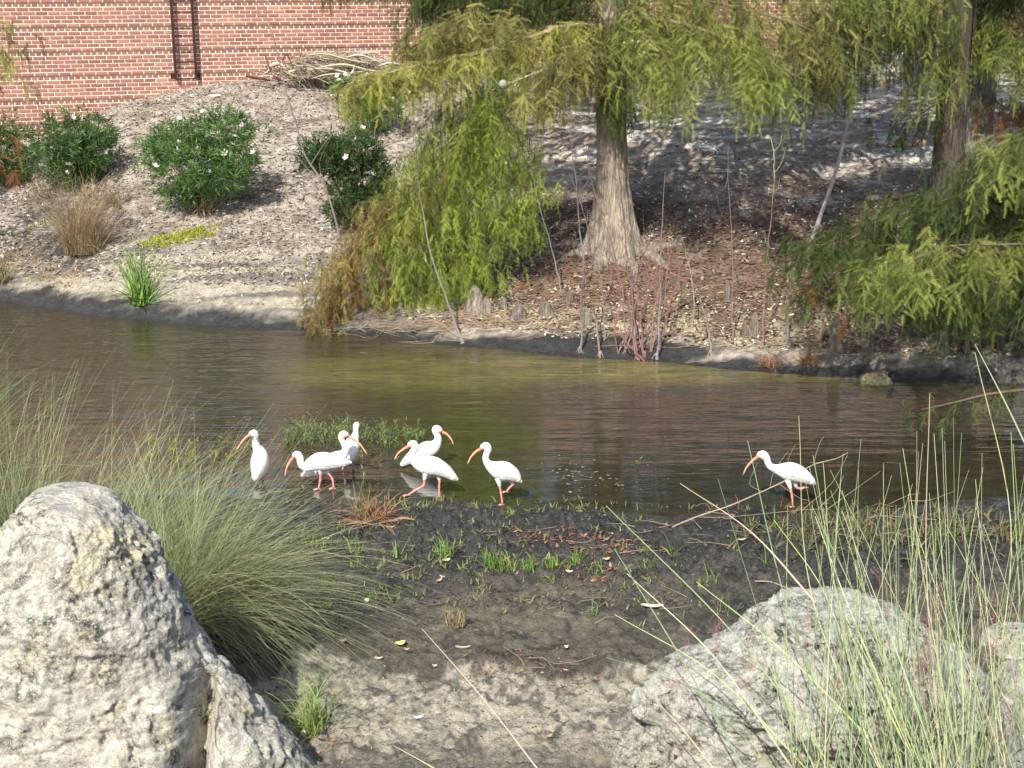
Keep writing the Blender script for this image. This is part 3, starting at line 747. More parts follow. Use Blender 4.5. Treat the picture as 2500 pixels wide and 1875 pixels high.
# dark twigs hanging at top, left of the main crown
t7 = empty('hanging_cypress_branch', tuple(at(880, -60, 15.0)), 'dark hanging cypress twigs against the brick wall at the top of the picture', 'branch')
l = L_([(1250, -260), (1050, -120), (930, -50), (850, -30), (790, -35)], 16.5, 15.0); gg = G(); limb_tube(gg, l, .02, .005, (.12, .09, .06)); gg.build('bough', M_twig, t7)
twigs(l, 34, (.15, .34), DEEP, BRN, (.12, .15, .05), m=5, spray=.09).build('foliage', M_leaf, t7, kind='stuff')

# ------------------------------------------------------------------ oleanders
def oleander(poly, base, label, seed, dark=1.0, nfl=16, n=520, gap=False):
    """poly: list of lobes (u, v, ru, rv) seen in the photograph"""
    r = np.random.default_rng(seed); b = ground_hit(*base); sc = FPX/np.dot(b-CAM, fwd)
    t = empty('oleander_shrub', tuple(b), label, 'shrub', 'oleander shrubs on the mulched bank')
    fl = bpy.data.meshes.new('flower')
    g = G(); gl = G(); SP = []; 
    tot = sum(a[2]*a[3] for a in poly)
    for (u, v, ru, rv) in poly:
        c = at(u, v, b[1]+r.uniform(-.15, .15)); k = int(n*ru*rv/tot)
        q = r.normal(size=(k, 3)); q /= np.linalg.norm(q, axis=1)[:, None]; q *= (r.uniform(.25, 1.12, k)**.5)[:, None]
        q = q*(.72+.75*vnoise(q[:, 0]*2.6+9, q[:, 1]*2.6+5, q[:, 2]*2.6, seed))[:, None]; tips = c+q*np.array([ru/sc, ru/sc*.85, rv/sc])*1.1
        tips += r.normal(size=tips.shape)*.04
        SP.append((tips, q))
        for tpt in tips[::26]:
            mid = (b+tpt)/2+r.normal(size=3)*.06; tube(g, catmull([b+r.normal(size=3)*np.array([.06, .06, 0]), mid, tpt], 4), np.linspace(.009, .003, 9), 4, (.24, .18, .11))
    g.build('stems', M_twig, t)
    tips = np.concatenate([a for a, _ in SP]); q = np.concatenate([a for _, a in SP]); k = len(tips)
    up_ = q*.7+np.array([0, 0, .75]); up_ /= np.linalg.norm(up_, axis=1)[:, None]
    nl = 11
    a = r.normal(size=(k, nl, 3)); D = a/np.linalg.norm(a, axis=2)[:, :, None]*.85+up_[:, None]*.7; D /= np.linalg.norm(D, axis=2)[:, :, None]
    W = np.cross(D, r.normal(size=(k, nl, 3))); W /= np.linalg.norm(W, axis=2)[:, :, None]
    Lf = r.uniform(.09, .17, (k, nl, 1)); st = tips[:, None]-up_[:, None]*r.uniform(0, .10, (k, nl, 1)); wd_ = .0095
    v0 = st; v1 = st+D*Lf*.45+W*wd_; v2 = st+D*Lf+np.array([0, 0, -.015]); v3 = st+D*Lf*.45-W*wd_
    V = np.stack([v0, v1, v2, v3], 2).reshape(-1, 3); Q = np.arange(len(V)).reshape(-1, 4)
    cb = np.array([.085, .155, .050])*dark; cl = cb*r.uniform(.6, 1.6, (k, 1, 1, 1))*np.ones((k, nl, 4, 1))
    yel = r.uniform(0, 1, (k, 1, 1, 1)) < .10; cl = np.where(yel, np.array([.13, .20, .05])*dark, cl)
    gl.add(V, Q, None, cl.reshape(-1, 3)); gl.build('leaves', M_leaf, t, kind='stuff')
    # flowers: five petals, white to pale pink
    V = [(0, 0, 0)]; F = []
    for i in range(5):
        a0 = i*2*math.pi/5
        for da, rr, z in ((-.5, .022, .010), (0, .030, .016), (.5, .022, .010)): V.append((math.cos(a0+da)*rr, math.sin(a0+da)*rr, z))
        F.append((0, 1+i*3, 2+i*3, 3+i*3))
    F += [(0, 3, 2, 1)][:0]
    fl.from_pydata(V, [], F); fl.materials.append(M_petal)
    ca = fl.color_attributes.new('Col', 'FLOAT_COLOR', 'POINT'); ca.data.foreach_set('color', np.tile(np.array([.85, .74, .72, 1], np.float32), len(V)))
    cand = np.argsort(q[:, 1]-q[:, 2]*.8+r.normal(size=k)*.5)[:nfl*3]; pick = r.choice(cand, nfl, replace=False)
    for i in pick:
        o = bpy.data.objects.new('flower', fl); C.objects.link(o); o.parent = t
        o.location = Vector(tips[i]+np.array([0, -.05, .05])-b); o.rotation_euler = (R(r.uniform(20, 80)), R(r.uniform(-30, 30)), r.uniform(0, 6)); s = r.uniform(1.2, 2.1); o.scale = (s, s, s)
    return t
oleander([(0, 350, 65, 60), (30, 400, 50, 45), (-60, 380, 60, 60)], (-10, 440), 'round green oleander cut by the left edge of the picture, in front of the wall', 11, .9, 7, 380)
oleander([(185, 330, 75, 52), (150, 375, 60, 40), (230, 370, 55, 40), (175, 415, 60, 35)], (180, 455), 'green oleander dotted with white flowers, beside the dry bunch grass', 12, 1.05, 17, 620)
oleander([(430, 345, 75, 42), (540, 320, 75, 45), (470, 395, 100, 42), (580, 385, 45, 40), (450, 460, 50, 30), (520, 435, 70, 35)], (500, 525), 'wide fresh green oleander in the middle of the sunny bank, bare stems below', 13, 1.25, 20, 900)
oleander([(850, 370, 85, 45), (800, 385, 60, 38), (885, 440, 75, 50), (880, 505, 75, 45)], (880, 560), 'dark green oleander with a few pink flowers, right of the bare grey sapling', 14, .62, 12, 760)
# seedling shrub with white flowers right of the brush pile
oleander([(890, 225, 60, 40), (930, 270, 60, 40), (880, 280, 35, 30)], (910, 330), 'yellowish loose oleander with white flowers just below the brush pile', 15, 1.35, 16, 260)

# ------------------------------------------------------------------ blades (grasses)
def blades(g, base, N, L, w, spread, lean, bend, colA, colB, r, rad=.08, seg=7, heading=None, hspread=math.pi, tipcol=None, taper=True):
    a = (heading if heading is not None else 0)+r.uniform(-hspread, hspread, N)
    rr = r.uniform(0, 1, N)**.5*rad; ab = r.uniform(0, 6.28, N)
    P = np.array(base)[None]+np.stack([np.cos(ab)*rr, np.sin(ab)*rr, np.zeros(N)], 1)
    th = np.abs(r.normal(lean, spread, N)); Ln = r.uniform(L[0], L[1], N); bd = r.uniform(bend[0], bend[1], N)
    H = np.stack([np.cos(a), np.sin(a), np.zeros(N)], 1); pts = [P]; pos = P.copy()
    for k in range(seg):
        t = th+bd*((k+.5)/seg)**1.5
        dr = H*np.sin(t)[:, None]+np.array([0, 0, 1.])*np.cos(t)[:, None]; pos = pos+dr*(Ln/seg)[:, None]; pts.append(pos.copy())
    pts = np.stack(pts, 1); S = np.cross(H, np.array([0, 0, 1.])); S = S+r.normal(size=(N, 3))*.5; S /= np.linalg.norm(S, axis=1)[:, None]
    ww = (w*np.linspace(1, .18, seg+1)**.7)[None, :, None]*r.uniform(.7, 1.3, (N, 1, 1))
    V = np.stack([pts-S[:, None]*ww/2, pts+S[:, None]*ww/2], 2).reshape(-1, 3)
    b = (np.arange(N)*(seg+1)*2)[:, None]+np.arange(seg)[None]*2
    Q = np.stack([b, b+1, b+3, b+2], -1).reshape(-1, 4)
    mx = r.uniform(0, 1, (N, 1)); c = np.array(colA)*(1-mx)+np.array(colB)*mx; c = c*r.uniform(.75, 1.25, (N, 1))
    c = np.repeat(c[:, None], (seg+1)*2, 1)
    if tipcol is not None:
        f = np.repeat(np.linspace(0, 1, seg+1)**2, 2)[None, :, None]; c = c*(1-f)+np.array(tipcol)*f
    g.add(V, Q, None, c.reshape(-1, 3)); return pts
def tuft(name, uv, label, cat, r, N, L, w, cA, cB, lean=.25, spread=.25, bend=(.3, 1.0), rad=.06, tip=None, group=None, part='blades', pos=None, **k):
    p = ground_hit(*uv) if pos is None else np.array(pos)
    t = empty(name, tuple(p), label, cat, group); g = G(); blades(g, p, N, L, w, spread, lean, bend, cA, cB, r, rad, tipcol=tip, **k); g.build(part, M_blade, t, kind='stuff'); return t
r_ = np.random.default_rng(21)
# iris-like clump at the far shore
ip = ground_hit(345, 742); it = empty('iris_plant', tuple(ip), 'bright green strap leaved clump standing on the wet sand at the left shore', 'plant')
for i in range(96):
    k = i % 3
    g = G(); blades(g, ip, 1, ((.6, .85), (.55, .8), (.45, .7))[k], .024, .12, (.08, .3, .75)[k], ((.1, .5), (.3, 1.1), (.5, 1.5))[k], (.08, .22, .035), (.24, .34, .06), r_, .15, 6, tipcol=(.18, .30, .09) if i % 7 else (.40, .40, .16)); g.build('leaf', M_blade, it)
# dry bunch grass
tuft('bunch_grass', (205, 618), 'tall dry tan bunch grass below the flowering oleander at left', 'grass', r_, 1100, (.5, 1.35), .007, (.34, .24, .15), (.44, .35, .21), .25, .33, (.3, 1.6), .26, part='blades')
tuft('green_grass', (180, 600), 'short green grass mixed at the foot of the dry bunch grass', 'grass', r_, 90, (.15, .4), .006, (.12, .15, .06), (.18, .20, .08), .4, .3, (.3, 1.0), .22)
tuft('shore_weed', (5, 690), 'dark green and tan weed at the shore on the left edge', 'plant', r_, 120, (.2, .55), .008, (.05, .09, .03), (.33, .25, .14), .3, .3, (.3, 1.2), .12)
def cover(name, pts, label, n, h, cA, cB, r, kind='stuff', sx=.1):
    g = G()
    P = np.array([ground_hit(u, v) for u, v in pts])
    for i in range(n):
        k = r.integers(len(P)); p = P[k]+r.normal(size=3)*np.array([sx, sx, 0]); p[2] = hz(p[0], p[1])
        blades(g, p, 5, (h*.5, h), .012, .4, .7, (.2, 1.0), cA, cB, r, .03, 3)
    o = g.build(name, M_blade, None, kind=kind); return o
cover('ground_cover', [(370+i*10, 598-i*2.4) for i in range(15)], '', 280, .09, (.30, .36, .03), (.42, .44, .05), r_, sx=.10)
cover('ground_cover', [(20, 570), (60, 560), (90, 568), (110, 560)], '', 60, .08, (.18, .22, .05), (.30, .30, .08), r_, sx=.2)
cover('dry_weed', [(20, 625), (60, 630), (90, 650), (20, 660), (120, 680), (170, 690)], '', 110, .10, (.40, .24, .08), (.45, .30, .12), r_, sx=.15)
cover('dry_weed', [(560, 480), (600, 470), (650, 450), (520, 500), (640, 475)], '', 90, .12, (.38, .24, .10), (.30, .28, .12), r_, sx=.15)
cover('dry_weed', [(150, 455), (90, 470), (230, 480), (270, 500), (120, 500)], '', 110, .30, (.30, .22, .14), (.26, .22, .12), r_, sx=.22)

# ------------------------------------------------------------------ litter on the banks
def chips(name, N, region, sizes, cols, r, lift=.004, curl=.3):
    """flat woody flakes lying at all angles; region(r,n)->x,y"""
    x, y = region(r, N); z = hgrid(x, y); n = len(x)
    L = r.uniform(sizes[0], sizes[1], n); W = L*r.uniform(.10, .45, n)
    a = r.uniform(0, np.pi, n); ux = np.stack([np.cos(a), np.sin(a), r.normal(0, curl, n)], 1); ux /= np.linalg.norm(ux, axis=1)[:, None]
    vy = np.stack([-np.sin(a), np.cos(a), r.normal(0, curl, n)], 1); vy /= np.linalg.norm(vy, axis=1)[:, None]
    P = np.stack([x, y, z+lift+L*.12], 1)
    a_, b_ = ux*(L/2)[:, None], vy*(W/2)[:, None]
    V = np.stack([P-a_-b_*.5, P-b_, P+a_, P+b_], 1).reshape(-1, 3); V[2::4, 2] += 0
    Q = np.arange(len(V)).reshape(-1, 4)
    cols = np.array(cols); c = cols[r.integers(len(cols), size=n)]*r.uniform(.7, 1.3, (n, 1))
    g = G(); g.add(V, Q, None, np.repeat(c, 4, 0)); return g.build(name, M_litter, None, kind='stuff')
def far_region(u0, u1, t0, t1, pw=1.0, dmin=.45):
    def f(r, N):
        k = r.uniform((u0-1250)/FPX, (u1-1250)/FPX, N); t = t0+(t1-t0)*r.uniform(0, 1, N)**pw
        y = np.full(N, 20.0)
        for _ in range(6): x = k*y*1.03; fy = farY(x); y = fy+t*(wallY(x)-fy-.05)
        ok = (y-farY(x)) > dmin
        return x[ok], y[ok]
    return f
rl = np.random.default_rng(5)
chips('mulch_chips', 36000, far_region(-150, 1300, .12, 1), (.03, .10), [(.48, .42, .36), (.34, .29, .25), (.22, .18, .15), (.60, .56, .50), (.40, .33, .26), (.12, .09, .07), (.09, .075, .06), (.17, .13, .10)], rl)
chips('leaf_litter', 22000, far_region(1150, 2700, .28, 1), (.03, .11), [(.55, .53, .48), (.30, .25, .20), (.16, .10, .07), (.65, .62, .58), (.22, .16, .12), (.10, .07, .05)], rl)
chips('needle_litter', 20000, far_region(1080, 2700, .04, .42, 1.0, .4), (.03, .12), [(.18, .11, .07), (.25, .16, .11), (.13, .08, .055), (.34, .26, .18), (.09, .06, .045)], rl)
chips('shore_litter', 6500, far_region(1000, 2650, .03, .17, 1.0, .35), (.02, .09), [(.50, .45, .33), (.55, .50, .36), (.32, .22, .14), (.25, .20, .15), (.60, .56, .44)], rl)
chips('beach_shells', 7500, far_region(-100, 1000, .05, .35, 1.0, .4), (.015, .05), [(.60, .56, .48), (.13, .115, .10), (.40, .35, .28), (.09, .08, .07), (.24, .21, .17)], rl)
def near_region(y0, y1):
    def f(r, N):
        y = y0+(y1-y0)*r.uniform(0, 1, N); x = r.uniform(-.37, .40, N)*y
        ok = y < nearY(x)-.05
        return x[ok], y[ok]
    return f
chips('mud_crumbs', 21000, near_region(9.0, 12.3), (.010, .045), [(.05, .045, .04), (.035, .032, .03), (.09, .08, .065), (.10, .075, .05), (.06, .055, .045), (.15, .13, .10)], rl, .001, .5)
chips('mud_crumbs', 12000, near_region(6.6, 9.2), (.006, .03), [(.10, .09, .07), (.06, .055, .045), (.20, .16, .11), (.30, .27, .22), (.14, .09, .05), (.035, .03, .028), (.05, .045, .04)], rl, .0, .5)
def reg_poly(c, s):
    def f(r, N):
        P = np.array([ground_hit(*q) for q in c]); k = r.integers(len(P), size=N)
        return P[k, 0]+r.normal(0, s, N), P[k, 1]+r.normal(0, s*1.0, N)
    return f
chips('dead_leaf_litter', 700, reg_poly([(1350, 1310), (1420, 1315), (1490, 1330), (1530, 1345), (1280, 1305), (1240, 1380), (1460, 1390)], .10), (.02, .07), [(.25, .11, .06), (.17, .09, .06), (.32, .18, .12), (.12, .08, .06)], rl, .004, .4)
chips('dead_leaf_litter', 420, reg_poly([(700, 1770), (760, 1780), (660, 1760), (690, 1820), (780, 1830), (1180, 1650), (1260, 1640), (1400, 1665)], .09), (.015, .05), [(.25, .11, .06), (.16, .09, .06), (.35, .24, .16)], rl, .003, .4)

# sticks strewn at the far shore
def sticks(name, specs, r, kind='stuff', col=(.42, .33, .22)):
    g = G()
    for (u, v, n, su, ln, ra) in specs:
        for _ in range(n):
            p = ground_hit(u+r.normal()*su, v+r.normal()*su*.15); a = r.normal(0, .55)+(math.pi if r.random() < .5 else 0); L = r.uniform(.4, 1)*ln
            d_ = np.array([math.cos(a), math.sin(a)*.9, r.uniform(-.05, .22)]); q1 = p+d_*L*.5+r.normal(size=3)*.02; q2 = p+d_*L+r.normal(size=3)*.03
            for q in (q1, q2): q[2] = max(q[2], hz(q[0], q[1])+.01)
            tube(g, catmull([p+np.array([0, 0, .01]), q1, q2], 3), np.linspace(ra, ra*.4, 7), 4, np.array(col)*r.uniform(.6, 1.3))
    return g.build(name, M_twig, None, kind=kind)
rs = np.random.default_rng(8)
sticks('driftwood_twigs', [(1050, 800, 60, 90, .5, .004), (1250, 795, 50, 110, .6, .004), (900, 805, 30, 60, .4, .004), (1150, 785, 50, 80, .5, .004), (1100, 800, 8, 120, .8, .007)], rs, col=(.27, .20, .135))
sticks('driftwood_twigs', [(1950, 850, 40, 70, .6, .005), (2050, 820, 30, 90, .7, .005), (2300, 800, 40, 110, .7, .005), (1700, 830, 26, 110, .5, .004), (1500, 770, 50, 140, .4, .004)], rs, col=(.29, .225, .15))
sticks('reddish_needle_twigs', [(1300, 740, 60, 120, .35, .005), (1600, 720, 70, 160, .35, .005), (1850, 700, 50, 120, .35, .005), (1400, 690, 50, 140, .3, .004)], rs, col=(.22, .125, .075))
sticks('mud_twigs', [(1250, 1330, 14, 160, .25, .003), (1700, 1300, 16, 200, .35, .004), (1500, 1500, 10, 200, .25, .003), (2100, 1280, 24, 200, .4, .004), (900, 1420, 12, 200, .2, .003), (1300, 1640, 8, 120, .25, .003)], rs, col=(.22, .17, .12))

def one_stick(name, pts, r0, r1, label, cat, col=(.3, .24, .17), twigs_=None):
    P = [np.array(p) for p in pts]; t = empty(name, tuple(P[0]), label, cat)
    g = G(); tube(g, catmull(P, 6), np.linspace(r0, r1, (len(P)-1)*6+1), 6, col, nz=.15, seed=4); g.build('stem', M_twig, t)
    for tw in (twigs_ or []):
        g = G(); tube(g, catmull([np.array(p) for p in tw], 4), np.linspace(r1*.9, .0012, (len(tw)-1)*4+1), 4, col); g.build('twig', M_twig, t)
    return t
# ------------------------------------------------------------------ saplings on the far shore
rq = np.random.default_rng(31)
sap_specs = [  # base, then path points up (u,v), radius px, colour, label
 ([(1415, 862), (1418, 760), (1425, 640), (1420, 560), (1405, 400), (1390, 250)], 6, (.27, .20, .19), 'tall greyish stem left of the cypress trunk, splayed at its foot'),
 ([(1467, 872), (1455, 780), (1435, 700), (1420, 640)], 5, (.33, .24, .16), 'short tan leaning stem with splayed roots, second from the left at the waterline'),
 ([(1128, 838), (1095, 740), (1040, 600), (1012, 480), (1005, 340)], 6, (.34, .28, .20), 'long leaning grey stem in front of the drooping green limb'),
 ([(1600, 878), (1602, 760), (1606, 600), (1608, 420)], 5, (.30, .25, .30), 'straight violet grey stem just right of the cypress trunk'),
 ([(1556, 878), (1550, 780), (1530, 650), (1515, 500), (1500, 400)], 4.5, (.36, .15, .12), 'reddish stem rising in front of the cypress trunk'),
 ([(1530, 862), (1525, 740), (1500, 620), (1450, 450), (1440, 350)], 4, (.34, .17, .14), 'thin red stem leaning left before the cypress trunk'),
 ([(1575, 872), (1570, 760), (1560, 660), (1600, 560)], 3.5, (.38, .12, .10), 'bright red twig forked beside the violet stem'),
 ([(1735, 870), (1728, 780), (1712, 710), (1712, 696)], 6, (.34, .27, .18), 'broken tan stem with a snapped top and splayed roots at the shore'),
 ([(1788, 830), (1785, 700), (1775, 540), (1762, 350)], 3.5, (.35, .18, .17), 'thin pinkish stem right of the broken stem'),
 ([(1860, 845), (1868, 700), (1890, 540), (1893, 420), (1885, 335)], 3.8, (.40, .16, .12), 'thin red stem with a yellow tip on the right of the group'),
 ([(1692, 800), (1690, 700), (1672, 630), (1655, 575)], 3.2, (.42, .35, .18), 'short yellow tan stem leaning left behind the fallen stick'),
 ([(1920, 840), (1928, 740), (1935, 690)], 8, (.24, .19, .16), 'thick grey brown stem half hidden by the right boughs'),
 ([(1370, 720), (1350, 620), (1310, 470), (1300, 330)], 3.5, (.30, .24, .25), 'faint grey sapling left of the trunk, leaning left'),
 ([(1480, 830), (1470, 700), (1440, 560), (1395, 420)], 3, (.30, .22, .22), 'slender grey stem leaning left close before the trunk foot'),
 ([(1640, 770), (1600, 690), (1570, 620), (1560, 560)], 3, (.38, .15, .12), 'short red stem leaning left on the needle litter'),
]
for i, (pts, rp, colr, lab) in enumerate(sap_specs):
    b = ground_hit(*pts[0]); sc = FPX/np.dot(b-CAM, fwd)
    P = [b]+[at(u, v, b[1]+.05*k*rq.uniform(-1, 1)) for k, (u, v) in enumerate(pts[1:], 1)]
    t = empty('bare_sapling', tuple(b), lab, 'sapling', 'bare stems standing along the far shore')
    Pc = catmull(P, 7); rr = np.linspace(rp/sc*.58, .0035, len(Pc)); rr[0] *= 1.6
    gy = np.mean(colr); cc = (np.array(colr)*.42+gy*.34)[None]*np.linspace(1.0, .62, len(Pc))[:, None]
    if 'yellow tip' in lab: cc[-12:] = (.32, .28, .12)
    g = G(); tube(g, Pc+np.cumsum(rq.normal(size=Pc.shape)*.008, 0)*np.array([1, 1, 0]), rr, 6, cc); g.build('stem', M_twig, t)
    if pts[0][1] > 855:      # splayed roots
        for k in range(6):
            a = rq.uniform(0, 6.28); q = b+np.array([math.cos(a), math.sin(a), 0])*rq.uniform(.03, .06); q[2] = hz(q[0], q[1])-.01
            g = G(); tube(g, catmull([b+np.array([0, 0, .07]), b+np.array([math.cos(a)*.02, math.sin(a)*.02, .035]), q], 3), np.linspace(.008, .003, 7), 4, cc[0]*1.1); g.build('root', M_twig, t)
    if i in (0, 4, 5, 8, 9, 12, 13, 14, 6):
        for k in range(rq.integers(3, 6)):
            j = rq.integers(len(Pc)//3, len(Pc)-2); a = rq.uniform(-1, 1); L = rq.uniform(.12, .4)
            q = Pc[j]+np.array([a*L*.6, rq.uniform(-.1, .1), L]); g = G(); tube(g, catmull([Pc[j], (Pc[j]+q)/2+np.array([a*.03, 0, -.03]), q], 3), np.linspace(.004, .0018, 7), 4, cc[-1]); g.build('twig', M_twig, t)
# dense cluster of thin reddish stems in front of the trunk
for i in range(13):
    u0 = rq.uniform(1505, 1618); v0 = rq.uniform(850, 882); hgt = rq.uniform(90, 300); ln = rq.normal(0, 45)+(1560-u0)*.3
    b = ground_hit(u0, v0); P = [b]+[at(u0+ln*t_+rq.normal()*5, v0-hgt*t_, b[1]+rq.normal()*.03) for t_ in (.25, .5, .75, 1)]
    cl_ = [(.24, .11, .10), (.21, .14, .15), (.26, .15, .12)][i % 3]
    t = empty('bare_sapling', tuple(b), 'thin reddish stem in the dense cluster before the cypress trunk', 'sapling', 'thin stems clustered before the trunk')
    Pc = catmull(P, 5); g = G(); tube(g, Pc, np.linspace(.012, .003, len(Pc)), 5, cl_); g.build('stem', M_twig, t)
    for k in range(3):
        j = rq.integers(8, len(Pc)-3); a = rq.choice([-1, 1])*rq.uniform(.3, .9); L = rq.uniform(.15, .4); q = Pc[j]+np.array([a*L*.5, 0, L])
        g = G(); tube(g, catmull([Pc[j], (Pc[j]+q)/2+np.array([a*.03, 0, -.02]), q], 3), np.linspace(.0045, .002, 7), 4, cl_); g.build('twig', M_twig, t)
# bare grey sapling on the sunny bank
b = ground_hit(840, 640)
P = [b]+[at(u, v, b[1]-.02*k) for k, (u, v) in enumerate([(820, 540), (790, 450), (745, 380), (725, 310), (700, 230), (675, 120), (640, 0), (610, -120)])]
tws = [[at(u, v, b[1]+dy) for u, v in pp] for pp, dy in (([(790, 450), (740, 400), (700, 350), (640, 290)], -.2), ([(745, 380), (700, 330), (640, 300), (600, 260)], .1), ([(700, 230), (690, 180), (700, 120)], .1), ([(760, 400), (800, 340), (850, 290)], .1), ([(725, 310), (740, 250), (745, 200)], -.1), ([(800, 470), (780, 400), (810, 330)], .2))]
one_stick('bare_sapling', P, .016, .007, 'leafless grey sapling leaning left across the sunny bank and the brick wall', 'sapling', (.20, .17, .16), tws)
# leaning grey pole on the right
b = ground_hit(1983, 585)
one_stick('leaning_stem', [b]+[at(u, v, b[1]) for u, v in [(2005, 520), (2040, 420), (2065, 320), (2082, 220), (2085, 140), (2060, 20)]], .032, .012, 'smooth violet grey leaning stem between the trunks, rising behind the right boughs', 'sapling', (.33, .29, .33))
# fallen stick
one_stick('fallen_stick', [at(1605, 780, ground_hit(1605, 780)[1]), at(1640, 755, ground_hit(1640, 770)[1]), at(1680, 715, ground_hit(1680, 755)[1])+np.array([0, 0, .02]), at(1712, 698, ground_hit(1712, 760)[1])], .02, .016, 'short dark brown stick propped against the broken stem', 'stick', (.16, .11, .08))
# stick in front of the lone ibis
yb_ = hit(1650, 1285)[1]
P = [ground_hit(1640, 1288)]+[at(u, v, yb_-.1) for u, v in [(1700, 1262), (1780, 1235), (1850, 1205), (1920, 1172), (1985, 1135), (2040, 1120), (2070, 1105)]]
def tw(pp): return [at(u, v, yb_-.1) for u, v in pp]
one_stick('fallen_branch', P, .0065, .0025, 'thin bare forked branch slanting up from the mud before the lone ibis', 'branch', (.34, .27, .19),
          [tw([(1880, 1190), (1890, 1150), (1925, 1100)]), tw([(1920, 1172), (1925, 1120), (1942, 1085)]), tw([(1985, 1135), (2000, 1085), (2012, 1065)]), tw([(2000, 1240), (2040, 1200), (2060, 1160)]), tw([(1860, 1200), (1830, 1180), (1850, 1130)]),
           tw([(1700, 1262), (1780, 1262), (1960, 1245), (2020, 1243)]), tw([(2020, 1243), (2080, 1200), (2150, 1150)]), tw([(1960, 1245), (2030, 1180), (2070, 1110)]), tw([(1900, 1180), (1950, 1215), (1975, 1222)])])
yk = ground_hit(1690, 1420)[1]
one_stick('fallen_stick', [ground_hit(1830, 1420), ground_hit(1880, 1425), ground_hit(1930, 1440)], .006, .004, 'thin curved dead twig lying on the dark mud above the right boulder', 'stick', (.30, .24, .17))

# ------------------------------------------------------------------ cypress knees and stones on the shore
kn = [(1160, 760, 44, 62, 'largest rounded knee beside the foot of the drooping limb'), (1190, 765, 26, 40, 'small knee leaning on the largest rounded one'), (1265, 775, 36, 34, 'low broad knee on the twiggy strip, left of the tall grey stem'),
      (1335, 770, 34, 38, 'broad hunched knee just left of the tall grey stem'), (1430, 790, 30, 44, 'knee directly behind the splayed stems'), (1775, 735, 18, 44, 'pale upright knee beside the pinkish stem, set back on the needles'),
      (1655, 712, 14, 40, 'slim knee in the shade right of the cypress trunk'), (1618, 720, 12, 38, 'thin brown knee in the shade close to the violet stem'), (1840, 815, 22, 54, 'dark pointed knee near the pale crusty strip'),
      (1815, 822, 20, 30, 'small brown knee touching the dark pointed one'), (2040, 855, 30, 88, 'tall grey knee under the right boughs, behind pinkish roots'), (2305, 862, 22, 74, 'tall dark knee under the hanging boughs at right'),
      (2290, 765, 16, 50, 'slim pale knee set back behind the tall dark one'), (2360, 860, 14, 46, 'thin knee right of the tall dark one'), (1880, 745, 15, 26, 'tiny knee on the reddish needles'), (2130, 830, 14, 40, 'small knee among grey roots under the boughs'),
      (2440, 850, 22, 50, 'dark knee close to the right edge'), (1230, 755, 18, 28, 'little grey knee just right of the largest pair'), (1700, 615, 14, 30, 'knee beside the trunk on the dark litter'), (2480, 835, 18, 50, 'knee cut by the right edge of the picture'), (1390, 735, 22, 28, 'small knee below the trunk foot at left'), (1960, 800, 20, 34, 'grey knee half hidden in the lowest bough')]
for i, (u, v, w, h, lab) in enumerate(kn):
    p = ground_hit(u, v); sc = FPX/np.dot(p-CAM, fwd); r = w/sc/2; H = h/sc*1.03
    g = G(); n = 9; th = np.linspace(0, 2*np.pi, 16, endpoint=False); V = []
    lx, ly = rq.uniform(-.15, .15, 2)*H
    for k in range(n):
        s = k/(n-1); rad = r*(1.35-.55*s**.5-.05*s)*math.sqrt(max(1-s**3.2, 0.002))
        rr = rad*(1+.42*(vnoise(np.cos(th)*1.7+i*3, np.sin(th)*1.7+5, np.full(16, s*2.2), i)-.5)*2+.10*np.cos(5*th+i)*(1-s))
        V.append(np.stack([p[0]+rr*np.cos(th)+lx*s*s, p[1]+rr*np.sin(th)+ly*s, np.full(16, p[2]-.03+(H+.03)*s)], 1))
    V = np.concatenate(V); ii = np.arange(n-1)[:, None]*16; j = np.arange(16)[None]; k = (j+1) % 16
    Q = np.stack([ii+j, ii+k, ii+16+k, ii+16+j], -1).reshape(-1, 4)
    V = np.vstack([V, V[-16:].mean(0)]); T = np.stack([(n-1)*16+np.arange(16), (n-1)*16+(np.arange(16)+1) % 16, np.full(16, len(V)-1)], -1)
    g.add(V, Q, T, np.array([.20, .17, .14])*rq.uniform(.6, 1.35))
    tag(g.build('cypress_knee', M_bark, None, smooth=True), lab, 'cypress knee', 'cypress knees along the far shore')
# pinkish roots
for (a, b_, c_), lab in (((2000, 835), (2010, 800), (2018, 775)), 'left of the two pinkish root stubs under the right boughs'), (((2025, 838), (2042, 800), (2055, 770)), 'right of the two pinkish root stubs, beside the tall grey knee'):
    y0 = ground_hit(*a)[1]; one_stick('root_stub', [ground_hit(*a), at(*b_, y0+.05), at(*c_, y0+.1)], .028, .02, lab, 'root', (.42, .26, .20))
# rusty clumps on the right shore
tuft('dead_clump', (1880, 895), 'brown dead fibrous clump at the waterline under the right boughs, left one', 'dead plant', rq, 130, (.1, .25), .007, (.28, .14, .07), (.22, .14, .09), .9, .4, (.2, 1.2), .12)
tuft('dead_clump', (1970, 885), 'orange brown dead root clump at the waterline, right of the other one', 'dead plant', rq, 140, (.1, .26), .007, (.40, .20, .09), (.30, .16, .08), .8, .4, (.2, 1.2), .10)
tuft('dead_sprig', (1270, 705), 'rust orange sprig lying on the litter left of the trunk', 'dead plant', rq, 70, (.06, .16), .008, (.42, .15, .06), (.34, .13, .07), .9, .4, (.1, 1.0), .08)
